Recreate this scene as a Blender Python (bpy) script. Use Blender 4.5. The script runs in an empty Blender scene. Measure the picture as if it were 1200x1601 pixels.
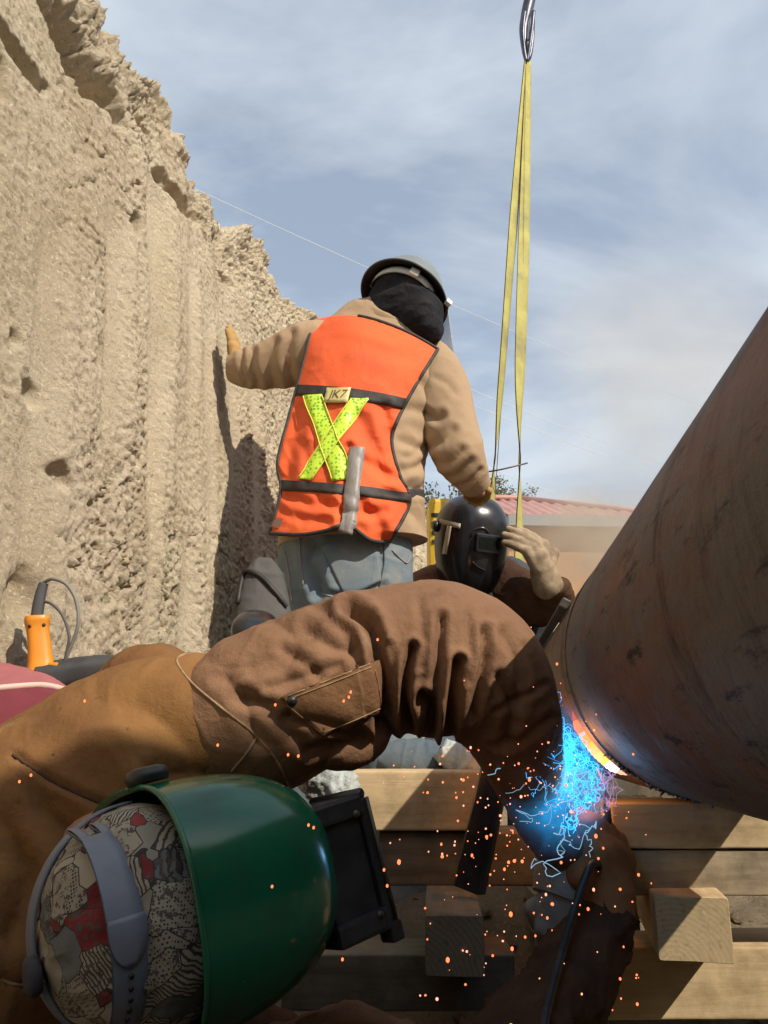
import bpy, bmesh, math, random
import numpy as np
from mathutils import Vector
from mathutils.bvhtree import BVHTree

# ------------------------------------------------------------------ camera, sky, sun, exposure
SC = bpy.context.scene
COL = SC.collection
F_PX, CX, CY = 1256.0, 600.0, 800.5
PITCH = math.radians(15.9)
CAM_Z = 0.52
SP, CP = math.sin(PITCH), math.cos(PITCH)

cam_d = bpy.data.cameras.new('camera')
cam = bpy.data.objects.new('camera', cam_d)
COL.objects.link(cam)
cam.location = (0, 0, CAM_Z)
cam.rotation_euler = (math.radians(90) + PITCH, 0, 0)
cam_d.sensor_fit = 'VERTICAL'
cam_d.sensor_height = 24.0
cam_d.lens = 24.0 * F_PX / 1601.0
cam_d.clip_start = 0.02
cam_d.clip_end = 3000
SC.camera = cam

SUN_DIR = Vector((-1.0, 0.95, -1.25)).normalized()      # the way the light travels
SUN_EL = math.asin(-SUN_DIR.z)
SUN_AZ = math.atan2(-SUN_DIR.x, -SUN_DIR.y)             # from +Y towards +X

world = bpy.data.worlds.new('World')
SC.world = world
world.use_nodes = True
wn, wl = world.node_tree.nodes, world.node_tree.links
wn.clear()
w_out = wn.new('ShaderNodeOutputWorld')
w_bg = wn.new('ShaderNodeBackground')
w_sky = wn.new('ShaderNodeTexSky')
w_sky.sky_type = 'NISHITA'
w_sky.sun_disc = False
w_sky.sun_elevation = SUN_EL
w_sky.sun_rotation = SUN_AZ
w_sky.air_density = 1.0
w_sky.dust_density = 1.5
w_sky.ozone_density = 1.1
# thin high cloud over the blue, laid out on a flat cloud deck
w_tc = wn.new('ShaderNodeTexCoord')
w_sep = wn.new('ShaderNodeSeparateXYZ')
wl.new(w_tc.outputs['Generated'], w_sep.inputs[0])
w_add = wn.new('ShaderNodeMath'); w_add.operation = 'MAXIMUM'; w_add.inputs[1].default_value = 0.0
wl.new(w_sep.outputs['Z'], w_add.inputs[0])
w_add2 = wn.new('ShaderNodeMath'); w_add2.operation = 'ADD'; w_add2.inputs[1].default_value = 0.22
wl.new(w_add.outputs[0], w_add2.inputs[0])
w_dx = wn.new('ShaderNodeMath'); w_dx.operation = 'DIVIDE'
w_dy = wn.new('ShaderNodeMath'); w_dy.operation = 'DIVIDE'
wl.new(w_sep.outputs['X'], w_dx.inputs[0]); wl.new(w_add2.outputs[0], w_dx.inputs[1])
wl.new(w_sep.outputs['Y'], w_dy.inputs[0]); wl.new(w_add2.outputs[0], w_dy.inputs[1])
w_com = wn.new('ShaderNodeCombineXYZ')
wl.new(w_dx.outputs[0], w_com.inputs['X']); wl.new(w_dy.outputs[0], w_com.inputs['Y'])
w_map = wn.new('ShaderNodeMapping')
w_map.inputs['Rotation'].default_value = (0, 0, 0.6)
w_map.inputs['Scale'].default_value = (1.0, 1.7, 1.0)
wl.new(w_com.outputs[0], w_map.inputs['Vector'])
w_n = wn.new('ShaderNodeTexNoise')
w_n.inputs['Scale'].default_value = 1.05
w_n.inputs['Detail'].default_value = 9
w_n.inputs['Roughness'].default_value = 0.56
w_n.inputs['Distortion'].default_value = 0.5
wl.new(w_map.outputs[0], w_n.inputs['Vector'])
w_r = wn.new('ShaderNodeValToRGB')
w_r.color_ramp.elements[0].position = 0.40; w_r.color_ramp.elements[0].color = (0.38, 0.38, 0.38, 1)
w_r.color_ramp.elements[1].position = 0.62; w_r.color_ramp.elements[1].color = (1, 1, 1, 1)
wl.new(w_n.outputs['Fac'], w_r.inputs[0])
w_mix = wn.new('ShaderNodeMixRGB')
w_mix.inputs['Color2'].default_value = (4.75, 5.3, 5.85, 1)      # cloud radiance on the sky's own scale
wl.new(w_r.outputs[0], w_mix.inputs['Fac'])
wl.new(w_sky.outputs[0], w_mix.inputs['Color1'])
wl.new(w_mix.outputs[0], w_bg.inputs['Color'])
w_bg.inputs['Strength'].default_value = 0.15
wl.new(w_bg.outputs[0], w_out.inputs['Surface'])

sun_d = bpy.data.lights.new('sun', 'SUN')
sun_d.energy = 5.0
sun_d.angle = math.radians(0.5)
sun_d.color = (1.0, 0.90, 0.76)
sun = bpy.data.objects.new('sun', sun_d)
COL.objects.link(sun)
sun.rotation_euler = SUN_DIR.to_track_quat('-Z', 'Y').to_euler()
sun.location = (4, -4, 6)

SC.view_settings.view_transform = 'Standard'
SC.view_settings.look = 'None'
SC.view_settings.exposure = 0.0
SC.view_settings.gamma = 1.0
SC.view_settings.use_curve_mapping = False
SC.render.engine = 'CYCLES'
SC.cycles.use_denoising = True
SC.cycles.max_bounces = 8
SC.cycles.diffuse_bounces = 2
SC.cycles.transparent_max_bounces = 12
SC.cycles.volume_bounces = 1
SC.cycles.sample_clamp_indirect = 6.0
SC.cycles.volume_step_rate = 2.0

# ------------------------------------------------------------------ helpers
def P(px, py, Y):
    """world point on the plane y = Y that the photograph shows at pixel (px, py)"""
    xc, yc = (px - CX) / F_PX, -(py - CY) / F_PX
    d = np.array([xc, CP - yc * SP, SP + yc * CP])
    return d * (Y / d[1]) + np.array([0, 0, CAM_Z])

def ppm(px, py, Y):
    yc = -(py - CY) / F_PX
    return F_PX * (CP - yc * SP) / Y

def proj(v):
    v = np.asarray(v, float)
    d = v - np.array([0, 0, CAM_Z])
    z = d[..., 1] * CP + d[..., 2] * SP
    u = -d[..., 1] * SP + d[..., 2] * CP
    return np.stack([CX + F_PX * d[..., 0] / z, CY - F_PX * u / z], -1)

def nrm(v):
    v = np.asarray(v, float)
    return v / (np.linalg.norm(v, axis=-1, keepdims=True) + 1e-12)

def _hash(ix, iy, iz, seed):
    h = (ix.astype(np.int64) * 374761393 + iy.astype(np.int64) * 668265263 + iz.astype(np.int64) * 2147483647 + seed * 974711) & 0xFFFFFFFF
    h = ((h ^ (h >> 13)) * 1274126177) & 0xFFFFFFFF
    h = ((h ^ (h >> 16)) * 2246822519) & 0xFFFFFFFF
    return ((h ^ (h >> 15)) & 0xFFFFFF) / float(0xFFFFFF)

def vnoise(p, seed=0):
    """value noise in -1..1 at points p (..., 3)"""
    p = np.asarray(p, float)
    i = np.floor(p)
    f = p - i
    f = f * f * f * (f * (f * 6 - 15) + 10)
    i = i.astype(np.int64)
    out = 0
    for dx in (0, 1):
        wx = f[..., 0] if dx else 1 - f[..., 0]
        for dy in (0, 1):
            wy = f[..., 1] if dy else 1 - f[..., 1]
            for dz in (0, 1):
                wz = f[..., 2] if dz else 1 - f[..., 2]
                out = out + wx * wy * wz * _hash(i[..., 0] + dx, i[..., 1] + dy, i[..., 2] + dz, seed)
    return out * 2 - 1

def fbm(p, octaves=4, seed=0, gain=0.5):
    a, s, o = 1.0, 0.0, np.asarray(p, float)
    t = 0
    for k in range(octaves):
        s = s + a * vnoise(o, seed + k * 17)
        t += a
        a *= gain
        o = o * 2.03 + 5.7
    return s / t

def sstep(a, b, x):
    t = np.clip((np.asarray(x, float) - a) / (b - a), 0, 1)
    return t * t * (3 - 2 * t)

def mesh_obj(name, verts, faces, mat=None, parent=None, smooth=True):
    """ONE mesh object; verts are world coordinates"""
    me = bpy.data.meshes.new(name)
    verts = np.asarray(verts, float)
    if isinstance(faces, np.ndarray):
        n, k = faces.shape
        me.vertices.add(len(verts))
        me.vertices.foreach_set('co', verts.astype(np.float32).ravel())
        me.loops.add(n * k)
        me.loops.foreach_set('vertex_index', faces.astype(np.int32).ravel())
        me.polygons.add(n)
        me.polygons.foreach_set('loop_start', np.arange(0, n * k, k, dtype=np.int32))
        me.polygons.foreach_set('loop_total', np.full(n, k, dtype=np.int32))
        me.update(calc_edges=True)
        me.validate()
    else:
        me.from_pydata([tuple(v) for v in verts], [], [tuple(int(q) for q in f) for f in faces])
        me.update()
    if smooth:
        me.polygons.foreach_set('use_smooth', np.ones(len(me.polygons), dtype=bool))
    o = bpy.data.objects.new(name, me)
    COL.objects.link(o)
    if mat:
        me.materials.append(mat)
    if parent is not None:
        o.parent = parent
        o.matrix_parent_inverse = PMW[parent.name].inverted()
    PMW[o.name] = o.matrix_basis.copy()
    return o

PMW = {}
def thing(name, loc, label, cat, group=None):
    o = bpy.data.objects.new(name, None)
    COL.objects.link(o)
    o.location = tuple(loc)
    from mathutils import Matrix
    PMW[o.name] = Matrix.Translation(Vector(tuple(loc)))
    o.empty_display_size = 0.05
    return tag(o, label, cat, group)

def tag(o, label=None, cat=None, group=None, kind=None):
    if label: o['label'] = label
    if cat: o['category'] = cat
    if group: o['group'] = group
    if kind: o['kind'] = kind
    return o

def spline(pts, n):
    """Catmull-Rom through the rows of pts, n samples"""
    pts = np.asarray(pts, float)
    k = len(pts)
    t = np.linspace(0, k - 1, n)
    i = np.clip(np.floor(t).astype(int), 0, k - 2)
    f = (t - i)[:, None]
    p0 = pts[np.clip(i - 1, 0, k - 1)]; p1 = pts[i]; p2 = pts[i + 1]; p3 = pts[np.clip(i + 2, 0, k - 1)]
    return 0.5 * ((2 * p1) + (-p0 + p2) * f + (2 * p0 - 5 * p1 + 4 * p2 - p3) * f ** 2 + (-p0 + 3 * p1 - 3 * p2 + p3) * f ** 3)

def grid_faces(nu, nv, wrap=False):
    a = np.arange(nu * nv).reshape(nu, nv)
    if wrap:
        b = np.roll(a, -1, axis=1)
        q = np.stack([a[:-1], a[1:], b[1:], b[:-1]], -1)
    else:
        q = np.stack([a[:-1, :-1], a[1:, :-1], a[1:, 1:], a[:-1, 1:]], -1)
    return q.reshape(-1, 4)

def grid_normals(g, wrap=False):
    du = np.gradient(g, axis=0)
    if wrap:
        dv = (np.roll(g, -1, 1) - np.roll(g, 1, 1)) * 0.5
    else:
        dv = np.gradient(g, axis=1)
    return nrm(np.cross(du, dv))

def tube_geo(pts, r, n=8, caps=True):
    pts = np.asarray(pts, float)
    m = len(pts)
    r = np.broadcast_to(np.asarray(r, float), (m,))
    T = nrm(np.gradient(pts, axis=0))
    ref = np.array([0, 0, 1.0]) if abs(T[0][2]) < 0.9 else np.array([1.0, 0, 0])
    N = []
    a = nrm(np.cross(T[0], ref))
    for k in range(m):
        a = nrm(a - T[k] * np.dot(a, T[k]))
        N.append(a)
    N = np.array(N)
    B = np.cross(T, N)
    th = np.linspace(0, 2 * np.pi, n, endpoint=False)
    g = pts[:, None] + r[:, None, None] * (np.cos(th)[None, :, None] * N[:, None] + np.sin(th)[None, :, None] * B[:, None])
    v = g.reshape(-1, 3)
    f = [tuple(q) for q in grid_faces(m, n, True)]
    if caps:
        f.append(tuple(range(n)))
        f.append(tuple((m - 1) * n + k for k in range(n))[::-1])
    return v, f

def tube(name, pts, r, mat, parent=None, n=8):
    v, f = tube_geo(pts, r, n)
    return mesh_obj(name, v, f, mat, parent)

def join_geo(parts):
    V, Fc, o = [], [], 0
    for v, f in parts:
        V.append(np.asarray(v, float))
        Fc += [tuple(int(q) + o for q in ff) for ff in f]
        o += len(v)
    return np.concatenate(V), Fc

def box_geo(c, ax, ay, az, half, bevel=0.0):
    """bevelled box: centre, three unit axes, half sizes"""
    bm = bmesh.new()
    bmesh.ops.create_cube(bm, size=2)
    for v in bm.verts:
        v.co = Vector((v.co.x * half[0], v.co.y * half[1], v.co.z * half[2]))
    if bevel:
        bmesh.ops.bevel(bm, geom=list(bm.edges), offset=bevel, segments=2, affect='EDGES', profile=0.6)
    M = np.stack([nrm(ax), nrm(ay), nrm(az)], 1)
    v = np.array([list(q.co) for q in bm.verts]) @ M.T + np.asarray(c, float)
    bm.verts.index_update()
    f = [tuple(q.index for q in fc.verts) for fc in bm.faces]
    bm.free()
    return v, f

X3, Y3, Z3 = np.array([1., 0, 0]), np.array([0, 1., 0]), np.array([0, 0, 1.])

def box(name, c, half, mat, parent=None, ax=X3, ay=Y3, az=Z3, bevel=0.002, smooth=False):
    v, f = box_geo(c, ax, ay, az, half, bevel)
    return mesh_obj(name, v, f, mat, parent, smooth)

class Loft:
    """tube with elliptical sections; stations (px, py, Y, half width in px, depth radius in m)"""
    def __init__(s, st, nu=80, nv=64, disp=None, lat=None, power=2.0, world=None):
        if world is None:
            rows = []
            for px, py, Y, hw, b in st:
                c = P(px, py, Y)
                rows.append([c[0], c[1], c[2], hw / ppm(px, py, Y), b])
        else:
            rows = world
        R = spline(rows, nu)
        C, a, b = R[:, :3], np.maximum(R[:, 3], 1e-4), np.maximum(R[:, 4], 1e-4)
        T = nrm(np.gradient(C, axis=0))
        V = nrm(C - np.array([0, 0, CAM_Z]))
        if lat is None:
            L = nrm(np.cross(V, T))
            L = -L
        else:
            L = spline(np.asarray(lat, float), nu)
        L = nrm(L - T * np.sum(L * T, 1, keepdims=True))
        D = np.cross(T, L)
        flip = np.sign(np.sum(-V * D, 1))
        D = D * np.where(flip == 0, 1, flip)[:, None]
        th = np.linspace(0, 2 * np.pi, nv, endpoint=False)
        ct, st_ = np.cos(th), np.sin(th)
        if power != 2.0:
            ct = np.sign(ct) * np.abs(ct) ** (2 / power); st_ = np.sign(st_) * np.abs(st_) ** (2 / power)
        g = C[:, None] + a[:, None, None] * ct[None, :, None] * L[:, None] + b[:, None, None] * st_[None, :, None] * D[:, None]
        N = grid_normals(g, True)
        out = np.sum(N * (g - C[:, None]), -1).mean()
        if out < 0: N = -N
        s.u = np.linspace(0, 1, nu)[:, None] * np.ones((1, nv))
        s.th = th[None, :] * np.ones((nu, 1))
        if disp is not None:
            g = g + N * disp(s.u, s.th, g, N)[..., None]
        s.g, s.C, s.nu, s.nv, s.out = g, C, nu, nv, out
    def geo(s):
        n, m = s.nu, s.nv
        v = np.concatenate([s.g.reshape(-1, 3), s.g[0].mean(0)[None], s.g[-1].mean(0)[None]])
        f = [tuple(q) for q in grid_faces(n, m, True)]
        A, B = n * m, n * m + 1
        for k in range(m):
            f.append((A, k, (k + 1) % m)); f.append((B, (n - 1) * m + (k + 1) % m, (n - 1) * m + k))
        if s.out < 0:
            f = [q[::-1] for q in f]
        return v, f
    def obj(s, name, mat, parent=None):
        v, f = s.geo()
        return mesh_obj(name, v, f, mat, parent)
    def bvh(s):
        v, f = s.geo()
        return BVHTree.FromPolygons([tuple(q) for q in v], f)

def seg_dist(q, a, b):
    a = np.asarray(a, float); b = np.asarray(b, float)
    d = b - a
    t = np.clip(((q - a) @ d) / (d @ d), 0, 1)
    return np.linalg.norm(q - (a + t[..., None] * d), axis=-1), t

def poly_dist(q, pl):
    best = None
    for k in range(len(pl) - 1):
        d, _ = seg_dist(q, pl[k], pl[k + 1])
        best = d if best is None else np.minimum(best, d)
    return best

def creases(folds, base=None):
    """displacement by folds of cloth: (polyline, width px, depth m); negative depth raises a ridge"""
    def fn(u, th, g, N):
        d = np.zeros(u.shape) if base is None else base(u, th, g, N)
        V = nrm(g - np.array([0, 0, CAM_Z]))
        face = sstep(-0.15, 0.25, -np.sum(N * V, -1))
        q = proj(g)
        for pl, w, dep in folds:
            pl = spline(pl, max(8, len(pl) * 4)) if len(pl) > 2 else np.asarray(pl, float)
            r = poly_dist(q, pl)
            d = d - face * dep * np.exp(-np.abs(r / w) ** 1.25)
            d = d + face * 0.30 * dep * np.exp(-((r - 2.2 * w) / (1.0 * w)) ** 2)
        return d
    return fn

def cast(bvh, px, py):
    d = P(px, py, 1.0) - np.array([0, 0, CAM_Z])
    h = bvh.ray_cast(Vector((0, 0, CAM_Z)), Vector(tuple(d)).normalized())
    return h

def on_surface(bvh, pl, n, off):
    """points of a pixel polyline laid on a surface"""
    pl = spline(pl, n) if len(pl) > 2 else np.stack([np.linspace(pl[0][k], pl[-1][k], n) for k in (0, 1)], 1)
    out = []
    for x, y in pl:
        loc, no, i, dist = cast(bvh, x, y)
        if loc is None: continue
        v = Vector((0, 0, CAM_Z)) - loc
        if no.dot(v) < 0: no = -no
        out.append(np.array(loc) + np.array(no) * off)
    return np.array(out)

def seam(name, bvh, pl, r, mat, parent, n=40, off=0.0):
    p = on_surface(bvh, pl, n, off)
    if len(p) < 4: return None
    p[1:-1] = (p[:-2] + p[1:-1] * 2 + p[2:]) / 4
    return tube(name, p, r, mat, parent, 6)

def patch(name, bvh, quad, nu, nv, off, mat, parent, thick=0.0015, fn=None, smooth=0, out=None):
    """a strip of material laid on a surface inside a pixel quad (a, b, c, d), with real thickness"""
    a, b, c, d = [np.asarray(q, float) for q in quad]
    G = np.zeros((nu, nv, 3)); NN = np.zeros((nu, nv, 3)); last = None
    for i in range(nu):
        for j in range(nv):
            s, t = i / (nu - 1), j / (nv - 1)
            p = (a * (1 - s) + b * s) * (1 - t) + (d * (1 - s) + c * s) * t
            if fn: p = fn(p, s, t)
            loc, no, k, dist = cast(bvh, p[0], p[1])
            if loc is None:
                Yd = last if last else 2.0
                loc = Vector(tuple(P(p[0], p[1], Yd))); no = Vector((0, -1, 0))
            last = loc.y
            if no.dot(Vector((0, 0, CAM_Z)) - loc) < 0: no = -no
            G[i, j] = loc; NN[i, j] = no
    for _ in range(2):
        NN[1:-1, 1:-1] = (NN[:-2, 1:-1] + NN[2:, 1:-1] + NN[1:-1, :-2] + NN[1:-1, 2:] + NN[1:-1, 1:-1] * 2) / 6
    NN = nrm(NN)
    for _ in range(smooth):
        K = G.copy()
        K[1:-1, 1:-1] = (G[:-2, 1:-1] + G[2:, 1:-1] + G[1:-1, :-2] + G[1:-1, 2:]) / 4
        K[0, 1:-1] = (G[0, :-2] + G[0, 2:]) / 2; K[-1, 1:-1] = (G[-1, :-2] + G[-1, 2:]) / 2; K[1:-1, 0] = (G[:-2, 0] + G[2:, 0]) / 2; K[1:-1, -1] = (G[:-2, -1] + G[2:, -1]) / 2
        G = K
    if out is not None:
        v_, f_ = sheet_geo(G + NN * off, G + NN * (off - thick)); out.append(BVHTree.FromPolygons([tuple(q) for q in v_], f_))
    return sheet(name, G + NN * off, G + NN * (off - thick), mat, parent)

def sheet_geo(top, bot):
    nu, nv = top.shape[:2]
    v = np.concatenate([top.reshape(-1, 3), bot.reshape(-1, 3)])
    n = nu * nv
    f = [tuple(q) for q in grid_faces(nu, nv)]
    f += [tuple(q[::-1] + n) for q in grid_faces(nu, nv)]
    idx = np.arange(n).reshape(nu, nv)
    rim = list(idx[0, :]) + list(idx[1:, -1]) + list(idx[-1, -2::-1]) + list(idx[-2:0, 0])
    for k in range(len(rim)):
        p, q = rim[k], rim[(k + 1) % len(rim)]
        f.append((p, q, q + n, p + n))
    return v, f

def sheet(name, top, bot, mat, parent=None):
    v, f = sheet_geo(top, bot)
    return mesh_obj(name, v, f, mat, parent)

# ---- implicit surfaces
def surface_nets(fn, lo, hi, h):
    lo = np.asarray(lo, float); hi = np.asarray(hi, float)
    n = np.ceil((hi - lo) / h).astype(int) + 1
    ax = [lo[k] + h * np.arange(n[k]) for k in range(3)]
    G = np.stack(np.meshgrid(*ax, indexing='ij'), -1)
    V = fn(G.reshape(-1, 3)).reshape(n)
    S = V < 0
    c = [(i, j, k) for i in (0, 1) for j in (0, 1) for k in (0, 1)]
    def sl(A, o): return A[o[0]:A.shape[0] - 1 + o[0], o[1]:A.shape[1] - 1 + o[1], o[2]:A.shape[2] - 1 + o[2]]
    cnt = sum(sl(S, o).astype(int) for o in c)
    cell = (cnt > 0) & (cnt < 8)
    acc = np.zeros(cell.shape + (3,)); w = np.zeros(cell.shape)
    for a in range(8):
        for b in range(a + 1, 8):
            oa, ob = c[a], c[b]
            if sum(abs(oa[k] - ob[k]) for k in range(3)) != 1: continue
            va, vb = sl(V, oa), sl(V, ob)
            m = (sl(S, oa) != sl(S, ob))
            t = np.where(m, va / np.where(m, va - vb, 1), 0)
            for k in range(3):
                acc[..., k] += np.where(m, oa[k] + t * (ob[k] - oa[k]), 0)
            w += m
    idx = -np.ones(cell.shape, int)
    ii = np.argwhere(cell)
    idx[cell] = np.arange(len(ii))
    verts = lo + h * (ii + acc[cell] / w[cell][:, None])
    faces = []
    for axn in range(3):
        o1, o2 = [(1, 2), (2, 0), (0, 1)][axn]
        sa = [slice(None)] * 3; sb = [slice(None)] * 3
        sa[axn] = slice(0, -1); sb[axn] = slice(1, None)
        m = S[tuple(sa)] != S[tuple(sb)]
        q = np.argwhere(m)
        ok = (q[:, o1] > 0) & (q[:, o2] > 0) & (q[:, o1] < cell.shape[o1]) & (q[:, o2] < cell.shape[o2])
        q = q[ok]
        inside = S[tuple(sa)][tuple(q.T)]
        def at(d1, d2):
            r = q.copy(); r[:, o1] += d1; r[:, o2] += d2
            return idx[tuple(r.T)]
        quad = np.stack([at(-1, -1), at(0, -1), at(0, 0), at(-1, 0)], 1)
        quad[~inside] = quad[~inside][:, ::-1]
        faces.append(quad)
    faces = np.concatenate(faces)
    return verts, faces[(faces >= 0).all(1)]

def capsules(p, caps, k=0.01):
    """smooth union of tapered capsules (a, b, ra, rb)"""
    d = None
    for a, b, ra, rb in caps:
        a = np.asarray(a, float); b = np.asarray(b, float)
        ba = b - a
        h = np.clip(((p - a) @ ba) / (ba @ ba + 1e-12), 0, 1)
        e = np.linalg.norm(p - a - h[:, None] * ba, axis=1) - (ra + (rb - ra) * h)
        if d is None: d = e
        else:
            m = np.maximum(k - np.abs(d - e), 0) / k
            d = np.minimum(d, e) - m * m * k * 0.25
    return d

def caps_obj(name, caps, h, k, mat, parent=None, extra=None, noise=None):
    if name == 'body': caps = [(a, b, ra * 0.74, rb * 0.74) for a, b, ra, rb in caps]
    A = np.array([np.minimum(a, b) - max(ra, rb) for a, b, ra, rb in caps]).min(0) - 3 * h - 0.01
    B = np.array([np.maximum(a, b) + max(ra, rb) for a, b, ra, rb in caps]).max(0) + 3 * h + 0.01
    def fn(p):
        d = capsules(p, caps, k)
        if noise: d = d + noise(p)
        if extra: d = extra(p, d)
        return d
    v, f = surface_nets(fn, A, B, h)
    return mesh_obj(name, v, f, mat, parent)

def hand_caps(W, D, Nb, side=1, curl=(0.5, 0.5, 0.5, 0.55), thumb=0.4, sc=1.0, fat=1.0, spread=0.06, fa=0.0, bias=0.0):
    """palm and five bent fingers: wrist W, direction D, back-of-hand normal Nb, side +1 puts the thumb on cross(D, Nb)"""
    D = nrm(D); Nb = nrm(np.asarray(Nb) - D * np.dot(Nb, D)); S = np.cross(D, Nb) * side
    caps = []
    kn = []
    for k in range(4):
        s = (1.5 - k) * 0.021 * sc
        K = W + D * (0.088 - 0.006 * abs(k - 1)) * sc + S * s
        kn.append(K)
        caps.append((W + S * s * 0.6 + D * 0.012 * sc, K, 0.0165 * sc * fat, 0.0145 * sc * fat))
    L = [(0.042, 0.027, 0.022), (0.046, 0.031, 0.024), (0.043, 0.029, 0.023), (0.034, 0.022, 0.020)]
    for k in range(4):
        p = kn[k]; ang = fa
        lat = (1.5 - k) * spread + bias
        for j, l in enumerate(L[k]):
            ang += curl[k] * (0.75 if j == 0 else 1.0)
            d = nrm(D * math.cos(ang) - Nb * math.sin(ang) + S * lat)
            q = p + d * l * sc
            r = (0.0118 - 0.0012 * j - (0.001 if k == 3 else 0)) * sc * fat
            caps.append((p, q, r, r * 0.93))
            p = q
    p = W + D * 0.022 * sc + S * 0.026 * sc
    d1 = nrm(D * 0.62 + S * 0.75 - Nb * 0.25)
    q = p + d1 * 0.045 * sc
    caps.append((p, q, 0.0165 * sc * fat, 0.0135 * sc * fat))
    d2 = nrm(D * 0.85 + S * (0.45 - thumb) - Nb * (0.25 + thumb * 0.6))
    r_ = q + d2 * 0.033 * sc
    caps.append((q, r_, 0.013 * sc * fat, 0.012 * sc * fat))
    d3 = nrm(D * 0.85 + S * (0.25 - thumb * 1.4) - Nb * (0.3 + thumb))
    caps.append((r_, r_ + d3 * 0.026 * sc, 0.012 * sc * fat, 0.0105 * sc * fat))
    return caps

# ------------------------------------------------------------------ materials
def mat(name, col, rough=0.7, metal=0.0, spec=0.5, var=0.0, vscale=8.0, col2=None, bump=0.0, bscale=60.0, bdist=0.004, detail=6,
        coat=0.0, ramp=None, emit=None, estr=0.0, coords='Object', stretch=None, bump2=None, dirt=None):
    m = bpy.data.materials.new(name)
    m.use_nodes = True
    nt = m.node_tree
    b = nt.nodes['Principled BSDF']
    b.inputs['Base Color'].default_value = (*col, 1)
    b.inputs['Roughness'].default_value = rough
    b.inputs['Metallic'].default_value = metal
    b.inputs['Specular IOR Level'].default_value = spec
    b.inputs['Coat Weight'].default_value = coat
    if emit:
        b.inputs['Emission Color'].default_value = (*emit, 1); b.inputs['Emission Strength'].default_value = estr
    tc = nt.nodes.new('ShaderNodeTexCoord')
    src = tc.outputs[coords]
    if stretch:
        mp = nt.nodes.new('ShaderNodeMapping'); mp.inputs['Scale'].default_value = stretch
        nt.links.new(src, mp.inputs['Vector']); src = mp.outputs[0]
    last = None
    if col2 is not None:
        n = nt.nodes.new('ShaderNodeTexNoise'); n.inputs['Scale'].default_value = vscale; n.inputs['Detail'].default_value = detail
        n.inputs['Roughness'].default_value = 0.62
        nt.links.new(src, n.inputs['Vector'])
        r = nt.nodes.new('ShaderNodeValToRGB')
        e = r.color_ramp.elements
        lo, hi = ramp or (0.38, 0.64)
        e[0].position = lo; e[0].color = (*col, 1); e[1].position = hi; e[1].color = (*col2, 1)
        nt.links.new(n.outputs['Fac'], r.inputs[0])
        last = r.outputs[0]
        for di, (dcol, dscale, dlo, dhi) in enumerate([] if not dirt else (dirt if isinstance(dirt, list) else [dirt])):
            n2 = nt.nodes.new('ShaderNodeTexNoise'); n2.inputs['Scale'].default_value = dscale; n2.inputs['Detail'].default_value = 8
            n2.inputs['Roughness'].default_value = 0.7
            mo = nt.nodes.new('ShaderNodeMapping'); mo.inputs['Location'].default_value = (3.1 * di, 1.7 * di, -2.3 * di)
            nt.links.new(src, mo.inputs['Vector']); nt.links.new(mo.outputs[0], n2.inputs['Vector'])
            r2 = nt.nodes.new('ShaderNodeValToRGB'); e = r2.color_ramp.elements
            e[0].position = dlo; e[0].color = (0, 0, 0, 1); e[1].position = dhi; e[1].color = (1, 1, 1, 1)
            nt.links.new(n2.outputs['Fac'], r2.inputs[0])
            mx = nt.nodes.new('ShaderNodeMixRGB'); mx.inputs['Color2'].default_value = (*dcol, 1)
            nt.links.new(r2.outputs[0], mx.inputs['Fac']); nt.links.new(last, mx.inputs['Color1'])
            last = mx.outputs[0]
        nt.links.new(last, b.inputs['Base Color'])
    if bump:
        n = nt.nodes.new('ShaderNodeTexNoise'); n.inputs['Scale'].default_value = bscale; n.inputs['Detail'].default_value = 8
        n.inputs['Roughness'].default_value = 0.65
        nt.links.new(src, n.inputs['Vector'])
        bp = nt.nodes.new('ShaderNodeBump'); bp.inputs['Strength'].default_value = bump; bp.inputs['Distance'].default_value = bdist
        nt.links.new(n.outputs['Fac'], bp.inputs['Height'])
        nt.links.new(bp.outputs[0], b.inputs['Normal'])
        if bump2:
            s2, sc2, d2 = bump2
            v = nt.nodes.new('ShaderNodeTexVoronoi'); v.inputs['Scale'].default_value = sc2
            nt.links.new(src, v.inputs['Vector'])
            bp2 = nt.nodes.new('ShaderNodeBump'); bp2.inputs['Strength'].default_value = s2; bp2.inputs['Distance'].default_value = d2
            nt.links.new(v.outputs['Distance'], bp2.inputs['Height'])
            nt.links.new(bp.outputs[0], bp2.inputs['Normal'])
            nt.links.new(bp2.outputs[0], b.inputs['Normal'])
    return m

def emitter(name, col, strength):
    m = bpy.data.materials.new(name); m.use_nodes = True
    nt = m.node_tree; nt.nodes.clear()
    o = nt.nodes.new('ShaderNodeOutputMaterial'); e = nt.nodes.new('ShaderNodeEmission')
    e.inputs['Color'].default_value = (*col, 1); e.inputs['Strength'].default_value = strength
    nt.links.new(e.outputs[0], o.inputs['Surface'])
    return m
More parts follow.
